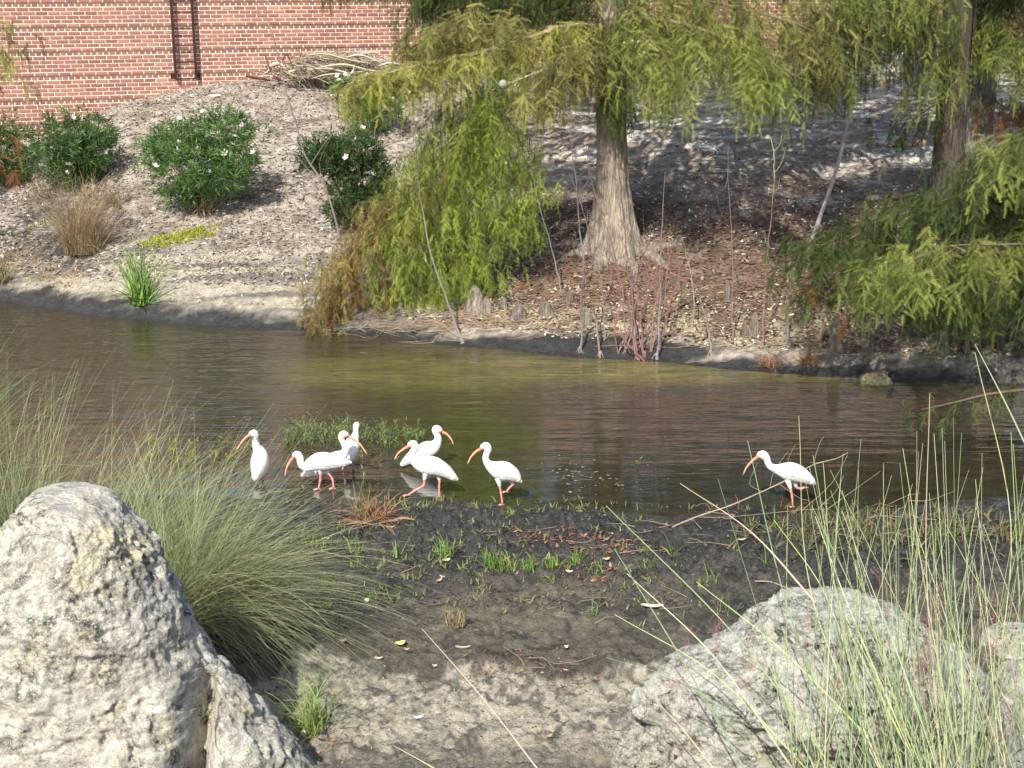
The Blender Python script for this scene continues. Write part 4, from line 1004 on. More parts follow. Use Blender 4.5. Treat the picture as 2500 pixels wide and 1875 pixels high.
# grey stump behind
p = ground_hit(2245, 172); g = G(); trunk_mesh(g, p-np.array([0, 0, .05]), [(0, 0, 0), (0, 0, .2), (.02, 0, .45), (.05, 0, .72)], [.38, .30, .25, .22], .8, seed=3, col=(.22, .20, .21)); tag(g.build('tree_stump', M_bark, None, smooth=True), 'grey stump in the background, left of the two right trunks', 'stump')
def slab(name, u, v, w, d, h, ang, label, cat, colr, mt=None):
    p = ground_hit(u, v); g = G(); n = 10; th = np.linspace(0, 2*np.pi, n, endpoint=False); V = []
    e = 2.6
    for s, zz in ((1, -.01), (1.05, h*.4), (.95, h*.85), (.6, h)):
        ct, st_ = np.cos(th), np.sin(th); x = np.sign(ct)*np.abs(ct)**(2/e)*w/2*s; y = np.sign(st_)*np.abs(st_)**(2/e)*d/2*s
        V.append(np.stack([p[0]+x*math.cos(ang)-y*math.sin(ang), p[1]+x*math.sin(ang)+y*math.cos(ang), p[2]+zz+.15*h*np.sin(th*2)], 1))
    V = np.concatenate(V); ii = np.arange(3)[:, None]*n; j = np.arange(n)[None]; k = (j+1) % n
    Q = np.stack([ii+j, ii+k, ii+n+k, ii+n+j], -1).reshape(-1, 4); V = np.vstack([V, V[-n:].mean(0)]); T = np.stack([3*n+np.arange(n), 3*n+(np.arange(n)+1) % n, np.full(n, len(V)-1)], -1)
    g.add(V, Q, T, colr); return tag(g.build(name, mt or M_litter, None, smooth=True), label, cat)
slab('wood_plank', 827, 235, .30, .06, .035, .1, 'pale yellow scrap of wood lying on the mulch below the brush pile', 'wood', (.62, .56, .38))
slab('wood_plank', 525, 235, .22, .06, .03, .1, 'pale chip of wood on the mulch right of the ladder foot', 'wood', (.52, .47, .38))
slab('stone', 1818, 527, .16, .12, .07, 0, 'small flat grey stone on the shaded needle litter', 'stone', (.30, .26, .23))
slab('stone', 2130, 488, .2, .12, .07, .2, 'pale flat stone near the leaning stem', 'stone', (.34, .31, .28))
slab('fallen_log', 2235, 356, .8, .10, .09, 0.1, 'short brown log lying left of the dark trunk', 'log', (.30, .22, .17))
slab('tree_nut', 515, 573, .05, .05, .04, 0, 'small orange brown nut by the yellow ground cover', 'nut', (.35, .14, .06))
slab('mossy_stone', 2138, 935, .36, .22, .12, 0, 'low rounded mossy yellow stone at the waterline on the right', 'stone', (.22, .20, .11), M_ground)
slab('dark_stub', 2174, 937, .08, .07, .13, 0, 'small black stub standing beside the mossy stone', 'stub', (.015, .015, .018))

# ------------------------------------------------------------------ brush pile by the wall
yp = ground_hit(800, 196)[1]; bp0 = ground_hit(760, 196)
pile = empty('brush_pile', tuple(bp0), 'heap of dry palm fronds, husks and sticks piled against the brick wall on the mound', 'brush pile')
rp = np.random.default_rng(77); g = G()
for i in range(1500):      # fibrous tangle
    u = rp.uniform(690, 960); hmax = 62*math.sin(math.pi*min(max((u-640)/350, 0.05), .97))**.6; v = 192-rp.uniform(0, 1)**1.2*hmax
    p = at(u, v, yp-rp.uniform(0, .7)); a = rp.normal(0, .5); L = rp.uniform(.1, .45)
    q = p+np.array([math.cos(a)*L, rp.normal()*.06, math.sin(a)*L*.6-.03]); mid = (p+q)/2+np.array([0, 0, rp.uniform(0, .07)])
    tube(g, catmull([p, mid, q], 2), .0045, 3, np.array(random.choice([(.32, .27, .20), (.22, .18, .14), (.14, .11, .08), (.42, .36, .26)]))*rp.uniform(.7, 1.2), cap=False)
g.build('tangle', M_twig, pile, kind='stuff')
fr = [([(780, 165), (840, 158), (900, 172), (960, 178)], .09, (.58, .52, .36)), ([(750, 170), (800, 168), (850, 178)], .08, (.62, .57, .42)), ([(720, 140), (790, 132), (850, 146), (930, 160)], .07, (.55, .50, .32)), ([(845, 140), (880, 135), (920, 150), (950, 165)], .07, (.66, .62, .48)),
      ([(600, 185), (625, 190), (660, 195)], .09, (.16, .05, .035)), ([(648, 132), (655, 155), (662, 175)], .07, (.17, .05, .035)), ([(690, 150), (700, 135), (712, 160)], .10, (.10, .08, .06)), ([(660, 165), (680, 158), (692, 175), (680, 190)], .08, (.42, .25, .18)),
      ([(700, 178), (712, 190), (724, 192)], .09, (.30, .16, .12)), ([(765, 190), (800, 182), (860, 178), (900, 172)], .05, (.66, .60, .44)), ([(850, 188), (862, 172), (866, 158)], .05, (.70, .66, .52)), ([(940, 170), (965, 155), (980, 122)], .018, (.60, .52, .36)),
      ([(750, 192), (760, 176), (765, 192)], .09, (.36, .22, .17)), ([(860, 192), (900, 184), (950, 190)], .05, (.45, .38, .28)), ([(980, 185), (1000, 178), (1015, 186)], .06, (.10, .08, .06)), ([(640, 188), (668, 160), (690, 165)], .04, (.56, .46, .38))]
g = G()
for i in range(120):      # torn strips of palm leaf
    u = rp.uniform(650, 985); hmax = 62*math.sin(math.pi*min(max((u-630)/370, 0.05), .97))**.6; v = 194-rp.uniform(0, 1)*hmax
    p = at(u, v, yp-rp.uniform(.2, .85)); a = rp.normal(0, .8); L = rp.uniform(.12, .5); sg = 1 if rp.random() < .5 else -1
    q = p+np.array([sg*math.cos(a)*L, rp.normal()*.1, math.sin(a)*L*.5]); mid = (p+q)/2+np.array([0, 0, rp.uniform(-.02, .08)])
    P = catmull([p, mid, q], 3); n = len(P); w = rp.uniform(.008, .03)*np.sin(np.pi*np.linspace(.1, .96, n)); S = np.array([rp.normal()*.3, -.5, rp.normal()]); S /= np.linalg.norm(S)
    V = np.stack([P-S*w[:, None], P+S*w[:, None]], 1).reshape(-1, 3); b_ = np.arange(n-1)*2
    g.add(V, np.stack([b_, b_+1, b_+3, b_+2], -1), None, np.array(random.choice([(.50, .44, .31), (.34, .28, .20), (.20, .14, .10), (.60, .55, .42), (.26, .20, .14)]))*rp.uniform(.5, 1.05))
g.build('leaf_strips', M_litter, pile, kind='stuff')
for pts, w, colr in fr:
    P = catmull([at(u, v, yp-.75+.1*rp.uniform(-1, 1)) for u, v in pts], 5); n = len(P); s = np.linspace(0, 1, n); colr = np.array(colr)*.72; ww = .55*w*np.sin(np.pi*(.15+.8*s))**.7
    T_, N_, B_ = frames(P); V = np.stack([P+N_*(ww/2)[:, None], P+B_*.02, P-N_*(ww/2)[:, None], P+B_*.012-N_*0], 1).reshape(-1, 3)
    b = np.arange(n-1)[:, None]*4; j = np.arange(4)[None]; k = (j+1) % 4; Q = np.stack([b+j, b+k, b+4+k, b+4+j], -1).reshape(-1, 4)
    g = G(); g.add(V, Q, None, colr); g.build('dry_frond', M_litter, pile)

# ------------------------------------------------------------------ boulders
def boulder(prof, Yc, depth, name, label, mt, seed, groove=None, top_round=1.0, nring=240, nseg=340, amp=.10):
    """prof: (v, u_left, u_right) rows of the seen outline, turned into a lofted solid of real depth"""
    prof = sorted(prof); vs = np.array([p[0] for p in prof], float)
    s = np.linspace(0, 1, nring)**1.35; v = vs[0]+(vs[-1]-vs[0])*s
    ul = np.interp(v, vs, [p[1] for p in prof]); ur = np.interp(v, vs, [p[2] for p in prof])
    # soften the outline's corners
    k = np.ones(5)/5
    for arr in (ul, ur):
        e = np.concatenate([[arr[0]]*2, arr, [arr[-1]]*2]); arr[:] = np.convolve(e, k, 'valid')
    th = np.linspace(0, 2*np.pi, nseg, endpoint=False); V = []
    for i in range(nring):
        a = at(ul[i], v[i], Yc); b = at(ur[i], v[i], Yc); c = (a+b)/2; hw = max((b[0]-a[0])/2, .004)
        hd = depth*(hw/(hw+.35))*1.25
        ct, st = np.cos(th), np.sin(th); e = 2.35
        x = np.sign(ct)*np.abs(ct)**(2/e)*hw; y = np.sign(st)*np.abs(st)**(2/e)*hd
        V.append(np.stack([c[0]+x, Yc+y, np.full(nseg, c[2])], 1))
    V = np.array(V); c = V.mean((0, 1)); z = V[..., 2]
    ctr = V.mean(1, keepdims=True); O = V-ctr; O[..., 2] += .15*np.sign(1); O /= np.linalg.norm(O, axis=2, keepdims=True)+1e-6
    taper = sstep(0, .12, np.linspace(0, 1, nring))[:, None]*.8+.2
    X_, Y_, Z_ = V[..., 0], V[..., 1], V[..., 2]
    disp = amp*fbm(X_*2.1, Y_*2.1, Z_*2.1, oct=3, seed=seed)
    disp = disp+amp*.45*(-np.abs(fbm(X_*4.5, Y_*4.5, Z_*4.5, oct=4, seed=seed+5)))+amp*.28*fbm(X_*13, Y_*13, Z_*13, oct=4, seed=seed+9, gain=.6)
    pit = sstep(.12, .42, fbm(X_*8, Y_*8, Z_*8, oct=4, seed=seed+19)); disp = disp-pit*amp*.45+amp*.22
    fc = fbm(X_*1.4+5, Y_*1.4, Z_*1.9, oct=2, seed=seed+29); disp = disp+amp*.9*(np.round(fc*3.2)/3.2*.75+fc*.25)*.6; disp = disp+amp*.22*fbm(X_*28, Y_*28, Z_*28, oct=3, seed=seed+39, gain=.7)
    V = V+O*(disp*taper)[..., None]
    if groove:
        for (u0, v0, u1, v1, wid, dep) in groove:
            A_, B_ = at(u0, v0, Yc-depth), at(u1, v1, Yc-depth)
            sx = np.clip((V[..., 2]-A_[2])/(B_[2]-A_[2]), 0, 1); gx = A_[0]+(B_[0]-A_[0])*sx; inr = sstep(0, .5, (V[..., 2]-A_[2])/(B_[2]-A_[2]))
            fr_ = np.clip((Yc-V[..., 1])/.30, 0, 1)*np.clip((V[..., 2]*0+1), 0, 1)
            f = np.exp(-((V[..., 0]-gx)/wid)**2)*inr*fr_
            V[..., 1] += f*dep
    V = V.reshape(-1, 3); n = nring; seg = nseg
    i = np.arange(n-1)[:, None]*seg; j = np.arange(seg)[None]; k = (j+1) % seg
    Q = np.stack([i+j, i+seg+j, i+seg+k, i+k], -1).reshape(-1, 4)
    V = np.vstack([V, V[:seg].mean(0)]); T = np.stack([np.arange(seg), (np.arange(seg)+1) % seg, np.full(seg, len(V)-1)], -1)
    g = G(); g.add(V, Q, T, (.4, .4, .4)); return tag(g.build(name, mt, None, smooth=True), label, 'boulder')
boulder([(1206, 110, 150), (1210, 85, 205), (1220, 62, 240), (1240, 40, 275), (1262, 20, 300), (1300, -20, 332), (1360, -90, 368), (1430, -150, 404), (1500, -210, 432), (1570, -260, 462), (1620, -280, 500), (1670, -300, 552), (1730, -330, 612), (1790, -345, 668), (1840, -350, 715), (1875, -360, 745), (1960, -370, 800), (2100, -380, 850)],
        6.55, .62, 'limestone_boulder', 'large pale pitted limestone boulder filling the lower left corner', M_rock, 4, groove=[(455, 1600, 440, 1980, .065, .36)], amp=.075)
boulder([(1478, 1990, 2030), (1484, 1955, 2095), (1500, 1910, 2160), (1538, 1862, 2240), (1580, 1812, 2310), (1608, 1725, 2355), (1632, 1625, 2390), (1670, 1580, 2420), (1740, 1545, 2450), (1800, 1527, 2470), (1875, 1508, 2490), (1960, 1500, 2460), (2080, 1490, 2470)],
        6.75, .55, 'limestone_boulder', 'grey green lichened boulder at lower right, seen through the tall grass', M_rock2, 14, amp=.125)
boulder([(1625, 2500, 2540), (1640, 2450, 2600), (1680, 2425, 2660), (1760, 2410, 2700), (1900, 2400, 2720), (2050, 2390, 2740)], 7.2, .4, 'limestone_boulder', 'pale boulder at the right edge, behind the grass stalks', M_rock2, 24, amp=.05, nring=80, nseg=120)
boulder([(1532, 2440, 2490), (1540, 2410, 2560), (1570, 2395, 2600), (1600, 2390, 2620), (1680, 2380, 2640)], 8.3, .25, 'limestone_boulder', 'small flat grey stone on the mud behind the right boulders', M_rock2, 34, amp=.03, nring=60, nseg=90)

# ------------------------------------------------------------------ muhly grasses
rm = np.random.default_rng(90)
STRAW = (.42, .38, .22); MG = (.13, .19, .09); LG = (.25, .35, .14); OL = (.10, .165, .06)
def muhly(pos, label, parts):
    t = empty('muhly_grass', tuple(pos), label, 'grass', None); g = G()
    for kw in parts: blades(g, np.array(pos)+np.array(kw.pop('off', (0, 0, 0))), r=rm, **kw)
    g.build('blades', M_blade, t, kind='stuff'); return t
pL = at(455, 1640, 8.5); pL[2] = hz(pL[0], pL[1])+.05
muhly(pL, 'large fine leaved grass clump arching out from behind the left boulder', [
    dict(N=800, L=(.6, 1.25), w=.0042, spread=.36, lean=.6, bend=(.4, 1.3), colA=OL, colB=LG, rad=.22, seg=8, tipcol=(.34, .34, .18)),
    dict(N=420, L=(.8, 1.35), w=.0042, spread=.25, lean=.85, bend=(.5, 1.2), colA=OL, colB=STRAW, rad=.20, seg=8, heading=-.15, hspread=.9),
    dict(N=150, L=(1.0, 1.6), w=.0034, spread=.25, lean=.6, bend=(.1, .6), colA=LG, colB=STRAW, rad=.2, seg=8, heading=1.2, hspread=1.5),
    dict(N=420, L=(1.0, 1.75), w=.0042, spread=.2, lean=.85, bend=(.5, 1.3), colA=OL, colB=STRAW, rad=.22, seg=9, heading=-.45, hspread=.5),
    dict(N=160, L=(.7, 1.2), w=.005, spread=.2, lean=.8, bend=(.8, 1.5), colA=(.26, .17, .10), colB=STRAW, rad=.2, seg=8, heading=-.6, hspread=.6)])
pM = at(290, 1600, 8.9); pM[2] = hz(pM[0], pM[1])+.05
muhly(pM, 'fine grass clump between the two behind the left boulder, its blades arching right', [
    dict(N=750, L=(.8, 1.45), w=.0042, spread=.3, lean=.7, bend=(.4, 1.2), colA=OL, colB=LG, rad=.28, seg=8, heading=.35, hspread=1.1, tipcol=(.36, .36, .19)),
    dict(N=120, L=(1.1, 1.7), w=.003, spread=.25, lean=.75, bend=(.2, .6), colA=LG, colB=STRAW, rad=.25, seg=8, heading=.5, hspread=1.2)])
pL2 = at(60, 1560, 9.2); pL2[2] = hz(pL2[0], pL2[1])+.05
muhly(pL2, 'fine grass clump with long pale stalks behind the top of the left boulder', [
    dict(N=850, L=(.7, 1.35), w=.0042, spread=.36, lean=.7, bend=(.4, 1.3), colA=OL, colB=MG, rad=.28, seg=8, tipcol=(.34, .36, .18)),
    dict(N=170, L=(1.2, 1.9), w=.0028, spread=.3, lean=.75, bend=(.1, .5), colA=LG, colB=STRAW, rad=.28, seg=8, heading=.3, hspread=1.6),
    dict(N=100, L=(1.1, 1.75), w=.003, spread=.22, lean=.35, bend=(.1, .5), colA=LG, colB=STRAW, rad=.28, seg=8)])
pL3 = at(-250, 1500, 9.6); pL3[2] = hz(pL3[0], pL3[1])+.05
muhly(pL3, 'leftmost grass clump, leaning into the picture from the left edge', [
    dict(N=900, L=(1.0, 1.9), w=.0044, spread=.3, lean=.5, bend=(.3, 1.1), colA=MG, colB=LG, rad=.3, seg=8, heading=.2, hspread=1.6),
    dict(N=90, L=(1.4, 2.1), w=.003, spread=.2, lean=.4, bend=(.1, .4), colA=LG, colB=STRAW, rad=.2, seg=8, heading=.3, hspread=1.2)])
def px_blade(g, u0, v0, u1, v1, Y0, Y1, w, colr, sag=.05):
    a, b = at(u0, v0, Y0), at(u1, v1, Y1); mid = (a+b)/2+np.array([rm.normal()*sag, rm.normal()*.04, abs(rm.normal())*sag])
    P = catmull([a, mid, b], 6); n = len(P); S = np.array([.8, .3, .3]); S = S/np.linalg.norm(S); ww = w*np.linspace(1.1, .35, n)[:, None]
    V = np.stack([P-S*ww/2, P+S*ww/2], 1).reshape(-1, 3); b_ = np.arange(n-1)*2; g.add(V, np.stack([b_, b_+1, b_+3, b_+2], -1), None, colr)
CR = [((2050, 2150), 5.7, 'tall pale green grass stalks in front of the lower right boulder, left part', 34, (1560, 2300), (1050, 1650)),
      ((2300, 2150), 5.85, 'tallest dense grass stalks rising near the right edge', 100, (1900, 2500), (1000, 1500)),
      ((2520, 2150), 5.7, 'grass stalks cut by the right edge of the picture', 48, (2200, 2650), (950, 1500))]
cols = [(.42, .52, .22), (.33, .46, .20), (.56, .58, .30), (.46, .55, .27), (.24, .35, .19), (.55, .46, .32), (.50, .55, .38)]
for (bu, bv), Yb, lab, n, ur, vr in CR:
    b = at(bu, bv, Yb); b[2] = hz(b[0], b[1])
    t = empty('muhly_grass', tuple(b), lab, 'grass', 'pale green muhly grass at the lower right'); g = G()
    for i in range(n):
        u1 = rm.triangular(ur[0], (ur[0]+ur[1]*1.6)/2.6, ur[1]); v1 = vr[0]+(vr[1]-vr[0]+150)*rm.uniform()**.8+abs(u1-bu)*.35; u0 = bu+rm.normal()*90; 
        cc = np.array(cols[rm.integers(len(cols))])*rm.uniform(.8, 1.2)
        px_blade(g, u0, bv, u1, v1, Yb+rm.normal()*.12, Yb+rm.uniform(-.2, .5), rm.uniform(.0042, .0075), cc)
    blades(g, b+np.array([0, 0, 0]), int(n*.55), (.5, 1.0), .0035, .22, .28, (.1, .8), (.24, .33, .15), (.42, .45, .26), rm, .30, 7)
    g.build('blades', M_blade, t, kind='stuff')
    # pink muhly plumes
    g = G()
    for k in range(8):
        u = rm.uniform(ur[0]+40, ur[1]); v = rm.uniform(1480, 1850); c = at(u, v, Yb+.1)
        for q in range(34):
            s = rm.uniform(0, 1); p = c+np.array([rm.normal()*.018, rm.normal()*.02, (s-.5)*.38]); d_ = np.array([rm.normal()*.02, rm.normal()*.02, .035])
            tube(g, [p, p+d_], .0009, 3, (.40, .15, .17), cap=False)
    g.build('plume', M_blade, t, kind='stuff', label='thin purplish pink seed plumes')
t = empty('muhly_grass', tuple(at(2000, 2150, 5.8)), 'long single stalks leaning far left across the boulder and mud', 'grass', None); g = G()
for a in [(1990, 1470, 1660, 1180), (2050, 1900, 1480, 1235), (1830, 1900, 1500, 1340), (1950, 1900, 1530, 1400), (1800, 1750, 1480, 1605), (1990, 1900, 1500, 1500), (2080, 1900, 1825, 1075), (2160, 1900, 1950, 1015), (2120, 1800, 1700, 1420), (1760, 1900, 1580, 1690), (2200, 1800, 2010, 1130), (2300, 1900, 2270, 960), (2430, 1700, 2380, 860), (2350, 1800, 2400, 1140), (2100, 1700, 1890, 1270), (2230, 1850, 1990, 1260)]:
    px_blade(g, *a, 5.8, 6.2, rm.uniform(.006, .009), np.array(cols[rm.integers(len(cols))]))
px_blade(g, 1330, 1900, 1030, 1535, 6.3, 6.7, .008, (.45, .40, .33), .01); px_blade(g, 1100, 1900, 960, 1820, 6.3, 6.5, .009, (.50, .42, .28), .01)
px_blade(g, 2520, 1120, 2380, 840, 5.8, 6.0, .008, (.36, .42, .24), .01)
g.build('blades', M_blade, t, kind='stuff')

# ------------------------------------------------------------------ plants on the near mud and in the water
YG, BG = (.22, .34, .06), (.12, .24, .05)
tf = [(670, 1400, .32, 10, 'upright bright green shoot left on the mud, beside the arching grass tips'), (755, 1330, .20, 30, 'yellow green tuft at the left end of the grassy strip'), (805, 1350, .18, 22, 'small tuft second from the left on the grassy strip'),
      (870, 1350, .2, 24, 'thin tuft between the two left tufts and the brown clump'), (965, 1360, .2, 14, 'sparse pair of shoots below the dead brown clump'), (1090, 1365, .2, 44, 'rounded bright tuft below the walking ibis'), (1200, 1385, .22, 50, 'dense bright tuft left in the central row'),
      (1235, 1395, .2, 40, 'low tuft in the middle of the central row'), (1290, 1392, .16, 60, 'wide low yellow green tuft in the central row'), (1345, 1385, .14, 50, 'flat tuft mixed with brown leaves in the central row'), (1410, 1375, .18, 46, 'bright tuft right in the central row'), (1450, 1400, .14, 20, 'small tuft at the right end of the central row'),
      (790, 1480, .12, 26, 'low flat tuft left on the lower mud'), (795, 1425, .16, 20, 'short tuft with a curved blade on the left mud'), (905, 1465, .14, 34, 'leafy low weed above the small white leaf'), (960, 1465, .10, 30, 'creeping yellow green weed beside the leafy low weed'), (1110, 1530, .16, 40, 'straw coloured dry tuft in the middle of the lower mud'),
      (1640, 1365, .34, 6, 'single tall green shoot right on the mud'), (1870, 1385, .3, 6, 'tall thin shoot beneath the lone ibis'), (1890, 1290, .25, 10, 'green blade beside the fallen branch'), (1585, 1395, .16, 18, 'small tuft right of the single shoot'), (1740, 1420, .18, 16, 'small leafy sprout above the right boulder'), (1560, 1480, .14, 12, 'tiny reddish green sprout'), (1770, 1500, .22, 16, 'thin tuft by the pale fallen leaf'),
      (1450, 1510, .16, 8, 'fine forked sprig alone on the lower mud'), (700, 1440, .14, 14, 'tiny tuft close to the arching grass tips')]
for u, v, h, n, lab in tf:
    dry = 'straw' in lab
    tuft('grass_tuft', (u, v), lab, 'grass', rq, n, (h*.35, h*.8), .007 if n > 8 else .010, YG if not dry else (.34, .26, .10), BG if not dry else (.28, .22, .12), .35 if h > .12 else .8, .3, (.2, 1.0), .07 if n > 12 else .02, group='grass tufts on the near mud')
tuft('sedge_plant', (760, 1790), 'yellow green sedge with curving blades beside the left boulder foot', 'grass', rq, 110, (.2, .45), .008, (.30, .36, .09), (.20, .30, .08), .45, .35, (.5, 1.6), .08)
cover('grass_sprouts', [(600+20*i, 1330+60*math.sin(i*1.7)) for i in range(50)], '', 190, .07, (.16, .22, .06), (.22, .24, .09), rq, sx=.22)
cover('grass_sprouts', [(660+24*i, 1236+6*math.sin(i)) for i in range(50)], '', 95, .07, (.13, .17, .06), (.22, .20, .09), rq, sx=.10)
cover('grass_sprouts', [(1880+18*i, 1300+20*math.sin(i*1.3)) for i in range(34)], '', 340, .15, (.11, .14, .06), (.20, .15, .08), rq, sx=.22)
cover('grass_sprouts', [(760+24*i, 1440+40*math.sin(i*2.1)) for i in range(40)], '', 120, .06, (.18, .22, .07), (.22, .20, .09), rq, sx=.2)
# dead brown clump
dp = ground_hit(905, 1272); dc = empty('dead_clump', tuple(dp), 'rust brown dead grass clump with a green sprout, on the mud before the ibises', 'dead plant')
g = G(); blades(g, dp, 260, (.12, .34), .008, .5, .95, (.2, 1.2), (.30, .15, .08), (.36, .24, .14), rq, .14, 6); g.build('dead_blades', M_blade, dc, kind='stuff')
g = G(); blades(g, dp+np.array([-.08, 0, .05]), 14, (.15, .36), .007, .25, .3, (.1, 1.2), (.34, .30, .16), (.26, .24, .12), rq, .08, 6); g.build('stalks', M_blade, dc)
g = G(); blades(g, dp+np.array([-.06, -.02, .0]), 4, (.28, .42), .014, .12, .1, (.2, .9), (.20, .42, .08), (.22, .40, .10), rq, .01, 6); g.build('green_shoot', M_blade, dc)
for k, (u, v) in enumerate([(875, 1284), (960, 1282), (985, 1280), (850, 1283), (930, 1284)]):
    p = ground_hit(u, v); g = G(); a = rq.uniform(-.4, .4); P = catmull([p+np.array([-.09, 0, .015]), p+np.array([0, .01, .03]), p+np.array([.10, .02*a, .012])], 4); n = len(P); w = .011*np.sin(np.pi*np.linspace(.05, .97, n)); S = np.array([0, .8, .5]); V = np.stack([P-S*w[:, None], P+S*w[:, None]], 1).reshape(-1, 3); b_ = np.arange(n-1)*2
    g.add(V, np.stack([b_, b_+1, b_+3, b_+2], -1), None, (.27, .16, .10)); g.build('dead_leaf', M_litter, dc)
# leafy water weed behind the ibises: stems with short side leaves
def weed(g, p, h, r, ca, cb):
    lean = r.normal(0, .3, 2); P = catmull([p, p+np.array([lean[0]*h*.4, lean[1]*h*.4, h*.6]), p+np.array([lean[0]*h, lean[1]*h, h])], 3); tube(g, P, .0025, 3, ca, cap=False)
    for k in range(9):
        q = P[1+k*(len(P)-2)//9]; a = r.uniform(0, 6.28); D = np.array([math.cos(a)*.8, math.sin(a)*.8, r.uniform(.1, .8)]); L = r.uniform(.03, .075); W = np.cross(D, [0, 0, 1.])*.006
        g.add([q, q+D*L*.5+W, q+D*L, q+D*L*.5-W], [(0, 1, 2, 3)], None, np.array(ca)*(1-.5)+np.array(cb)*.5*r.uniform(.6, 1.6))
g = G(); rw = np.random.default_rng(66)
for i in range(170):
    u = rw.uniform(700, 1035); hgt = 1-abs((u-800)/280)**1.5*.6; v = rw.uniform(1052, 1094)
    p = hit(u, v); weed(g, p+np.array([0, 0, -.01]), rw.uniform(.06, .24)*max(hgt, .35), rw, (.10, .15, .05), (.24, .30, .10))
g.build('water_weed', M_blade, None, kind='stuff')
g = G()
for i in range(60):
    u = rw.uniform(360, 620); v = rw.uniform(1090, 1150); weed(g, hit(u, v), rw.uniform(.04, .16), rw, (.13, .15, .03), (.30, .30, .06))
g.build('water_weed', M_blade, None, kind='stuff')
for (u, v, h, lab) in [(930, 1148, .2, 'thin upright weed sprig in the water between the two groups of ibises'), (1193, 1180, .12, 'small weed sprig in the water left of the striding ibis'), (888, 1185, .34, 'tall dark dead weed stalk rising by the brown clump'), (972, 1135, .08, 'tiny weed sprig by the bowed tail'), (1560, 1140, .08, 'tiny weed sprig in open water')]:
    t = empty('weed_sprig', tuple(hit(u, v)), lab, 'weed', None); g = G(); weed(g, hit(u, v), h, rw, (.14, .15, .06), (.30, .32, .14)); g.build('stem', M_blade, t)
# floating scum flecks
g = G()
for (cu, cv, su, sv, n) in ((640, 1045, 80, 26, 70), (1395, 1150, 40, 22, 60), (1460, 1185, 60, 14, 40), (500, 1060, 120, 25, 40)):
    for _ in range(n):
        p = hit(cu+rw.normal()*su, cv+rw.normal()*sv); 
        if p[1] < nearY(p[0])+.03: continue
        s = rw.uniform(.004, .016); n_ = 5; th = np.linspace(0, 6.28, n_, endpoint=False)+rw.uniform(0, 6)
        V = np.stack([p[0]+s*np.cos(th)*rw.uniform(.6, 1.6, n_), p[1]+s*np.sin(th)*rw.uniform(.6, 1.4, n_), np.full(n_, .003)], 1); V = np.vstack([V, [p[0], p[1], .006]])
        g.add(V, None, [(i, (i+1) % n_, n_) for i in range(n_)], np.array([.22, .20, .13])*rw.uniform(.4, 1.2))
g.build('floating_scum', M_litter, None, kind='stuff')

# fallen leaves one can pick out
def leaf(u, v, L, W, ang, colr, label):
    p = ground_hit(u, v); n = 7; s = np.linspace(-1, 1, n); d_ = np.array([math.cos(ang), math.sin(ang), 0]); e = np.array([-math.sin(ang), math.cos(ang), .0])
    ctr = p+np.array([0, 0, .012]); w = W/2*np.sqrt(np.clip(1-s**2, 0, 1))
    V = []
    for k in range(n):
        c = ctr+d_*s[k]*L/2+np.array([0, 0, .012*s[k]**2]); V += [c-e*w[k]+np.array([0, 0, .01]), c, c+e*w[k]+np.array([0, 0, .012])]
    Q = []
    for k in range(n-1):
        for j in (0, 1): Q.append((k*3+j, k*3+j+1, k*3+3+j+1, k*3+3+j))
    g = G(); g.add(V, Q, None, colr); tag(g.build('fallen_leaf', M_litter, None), label, 'leaf', 'fallen leaves on the mud')
for a in [(977, 1582, .07, .055, .4, (.50, .52, .20), 'yellow green curled leaf alone on the mud'), (994, 1594, .035, .02, 0, (.45, .28, .18), 'small tan leaf touching the yellow green one'), (1022, 1760, .055, .02, .2, (.70, .72, .75), 'bright white leaf on the grey sand patch'),
          (1592, 1488, .15, .045, -.1, (.52, .44, .36), 'large pale tan leaf left of the right boulder top'), (895, 1476, .035, .05, .5, (.62, .56, .44), 'pale leaf standing by the low weed'), (1090, 1380, .06, .04, .3, (.48, .40, .30), 'tan leaf under the rounded tuft'), (1072, 1425, .06, .025, .8, (.44, .30, .24), 'pinkish tan leaf below the central tufts'),
          (1390, 1405, .05, .02, -.2, (.60, .55, .44), 'small white leaf below the bright right tuft'), (1383, 1588, .025, .03, 0, (.66, .62, .56), 'tiny white leaf right of centre on the lower mud'), (838, 1573, .045, .03, .2, (.40, .30, .24), 'brownish pink leaf left on the lower mud'), (925, 1620, .05, .02, 0, (.48, .42, .36), 'narrow pale leaf left of the long fallen stalk'),
          (1062, 1637, .03, .02, 0, (.52, .48, .42), 'tiny pale leaf above the grey sand'), (1850, 1285, .03, .02, 0, (.72, .70, .66), 'bright white fleck on the dark clod by the branch'), (1080, 1418, .045, .02, -.5, (.40, .33, .26), 'narrow curled leaf under the row of tufts'), (1810, 1325, .06, .02, 0, (.42, .37, .30), 'curved pale leaf on the dark mud at right'),
          (955, 1298, .06, .02, 0, (.40, .28, .20), 'brown leaf just below the dead clump'), (800, 1322, .04, .02, .3, (.46, .38, .30), 'tan leaf by the left tufts'), (1480, 1372, .06, .035, .2, (.42, .30, .20), 'brown leaf right of the bright tuft'), (1130, 1590, .09, .012, 0, (.45, .38, .30), 'long thin straw leaf crossing the fallen stalk'), (1340, 1870-60, .05, .02, .5, (.36, .24, .16), 'brown leaf at the bottom edge of the sand')]:
    leaf(*a)
slab('mud_clod', 1840, 1280, .30, .16, .10, .1, 'black wet clod of mud at the foot of the fallen branch', 'clod', (.02, .019, .018), M_ground)
slab('shell_chip', 745, 1795, .05, .05, .03, 0, 'small white shell chip near the sedge', 'shell', (.5, .46, .40))

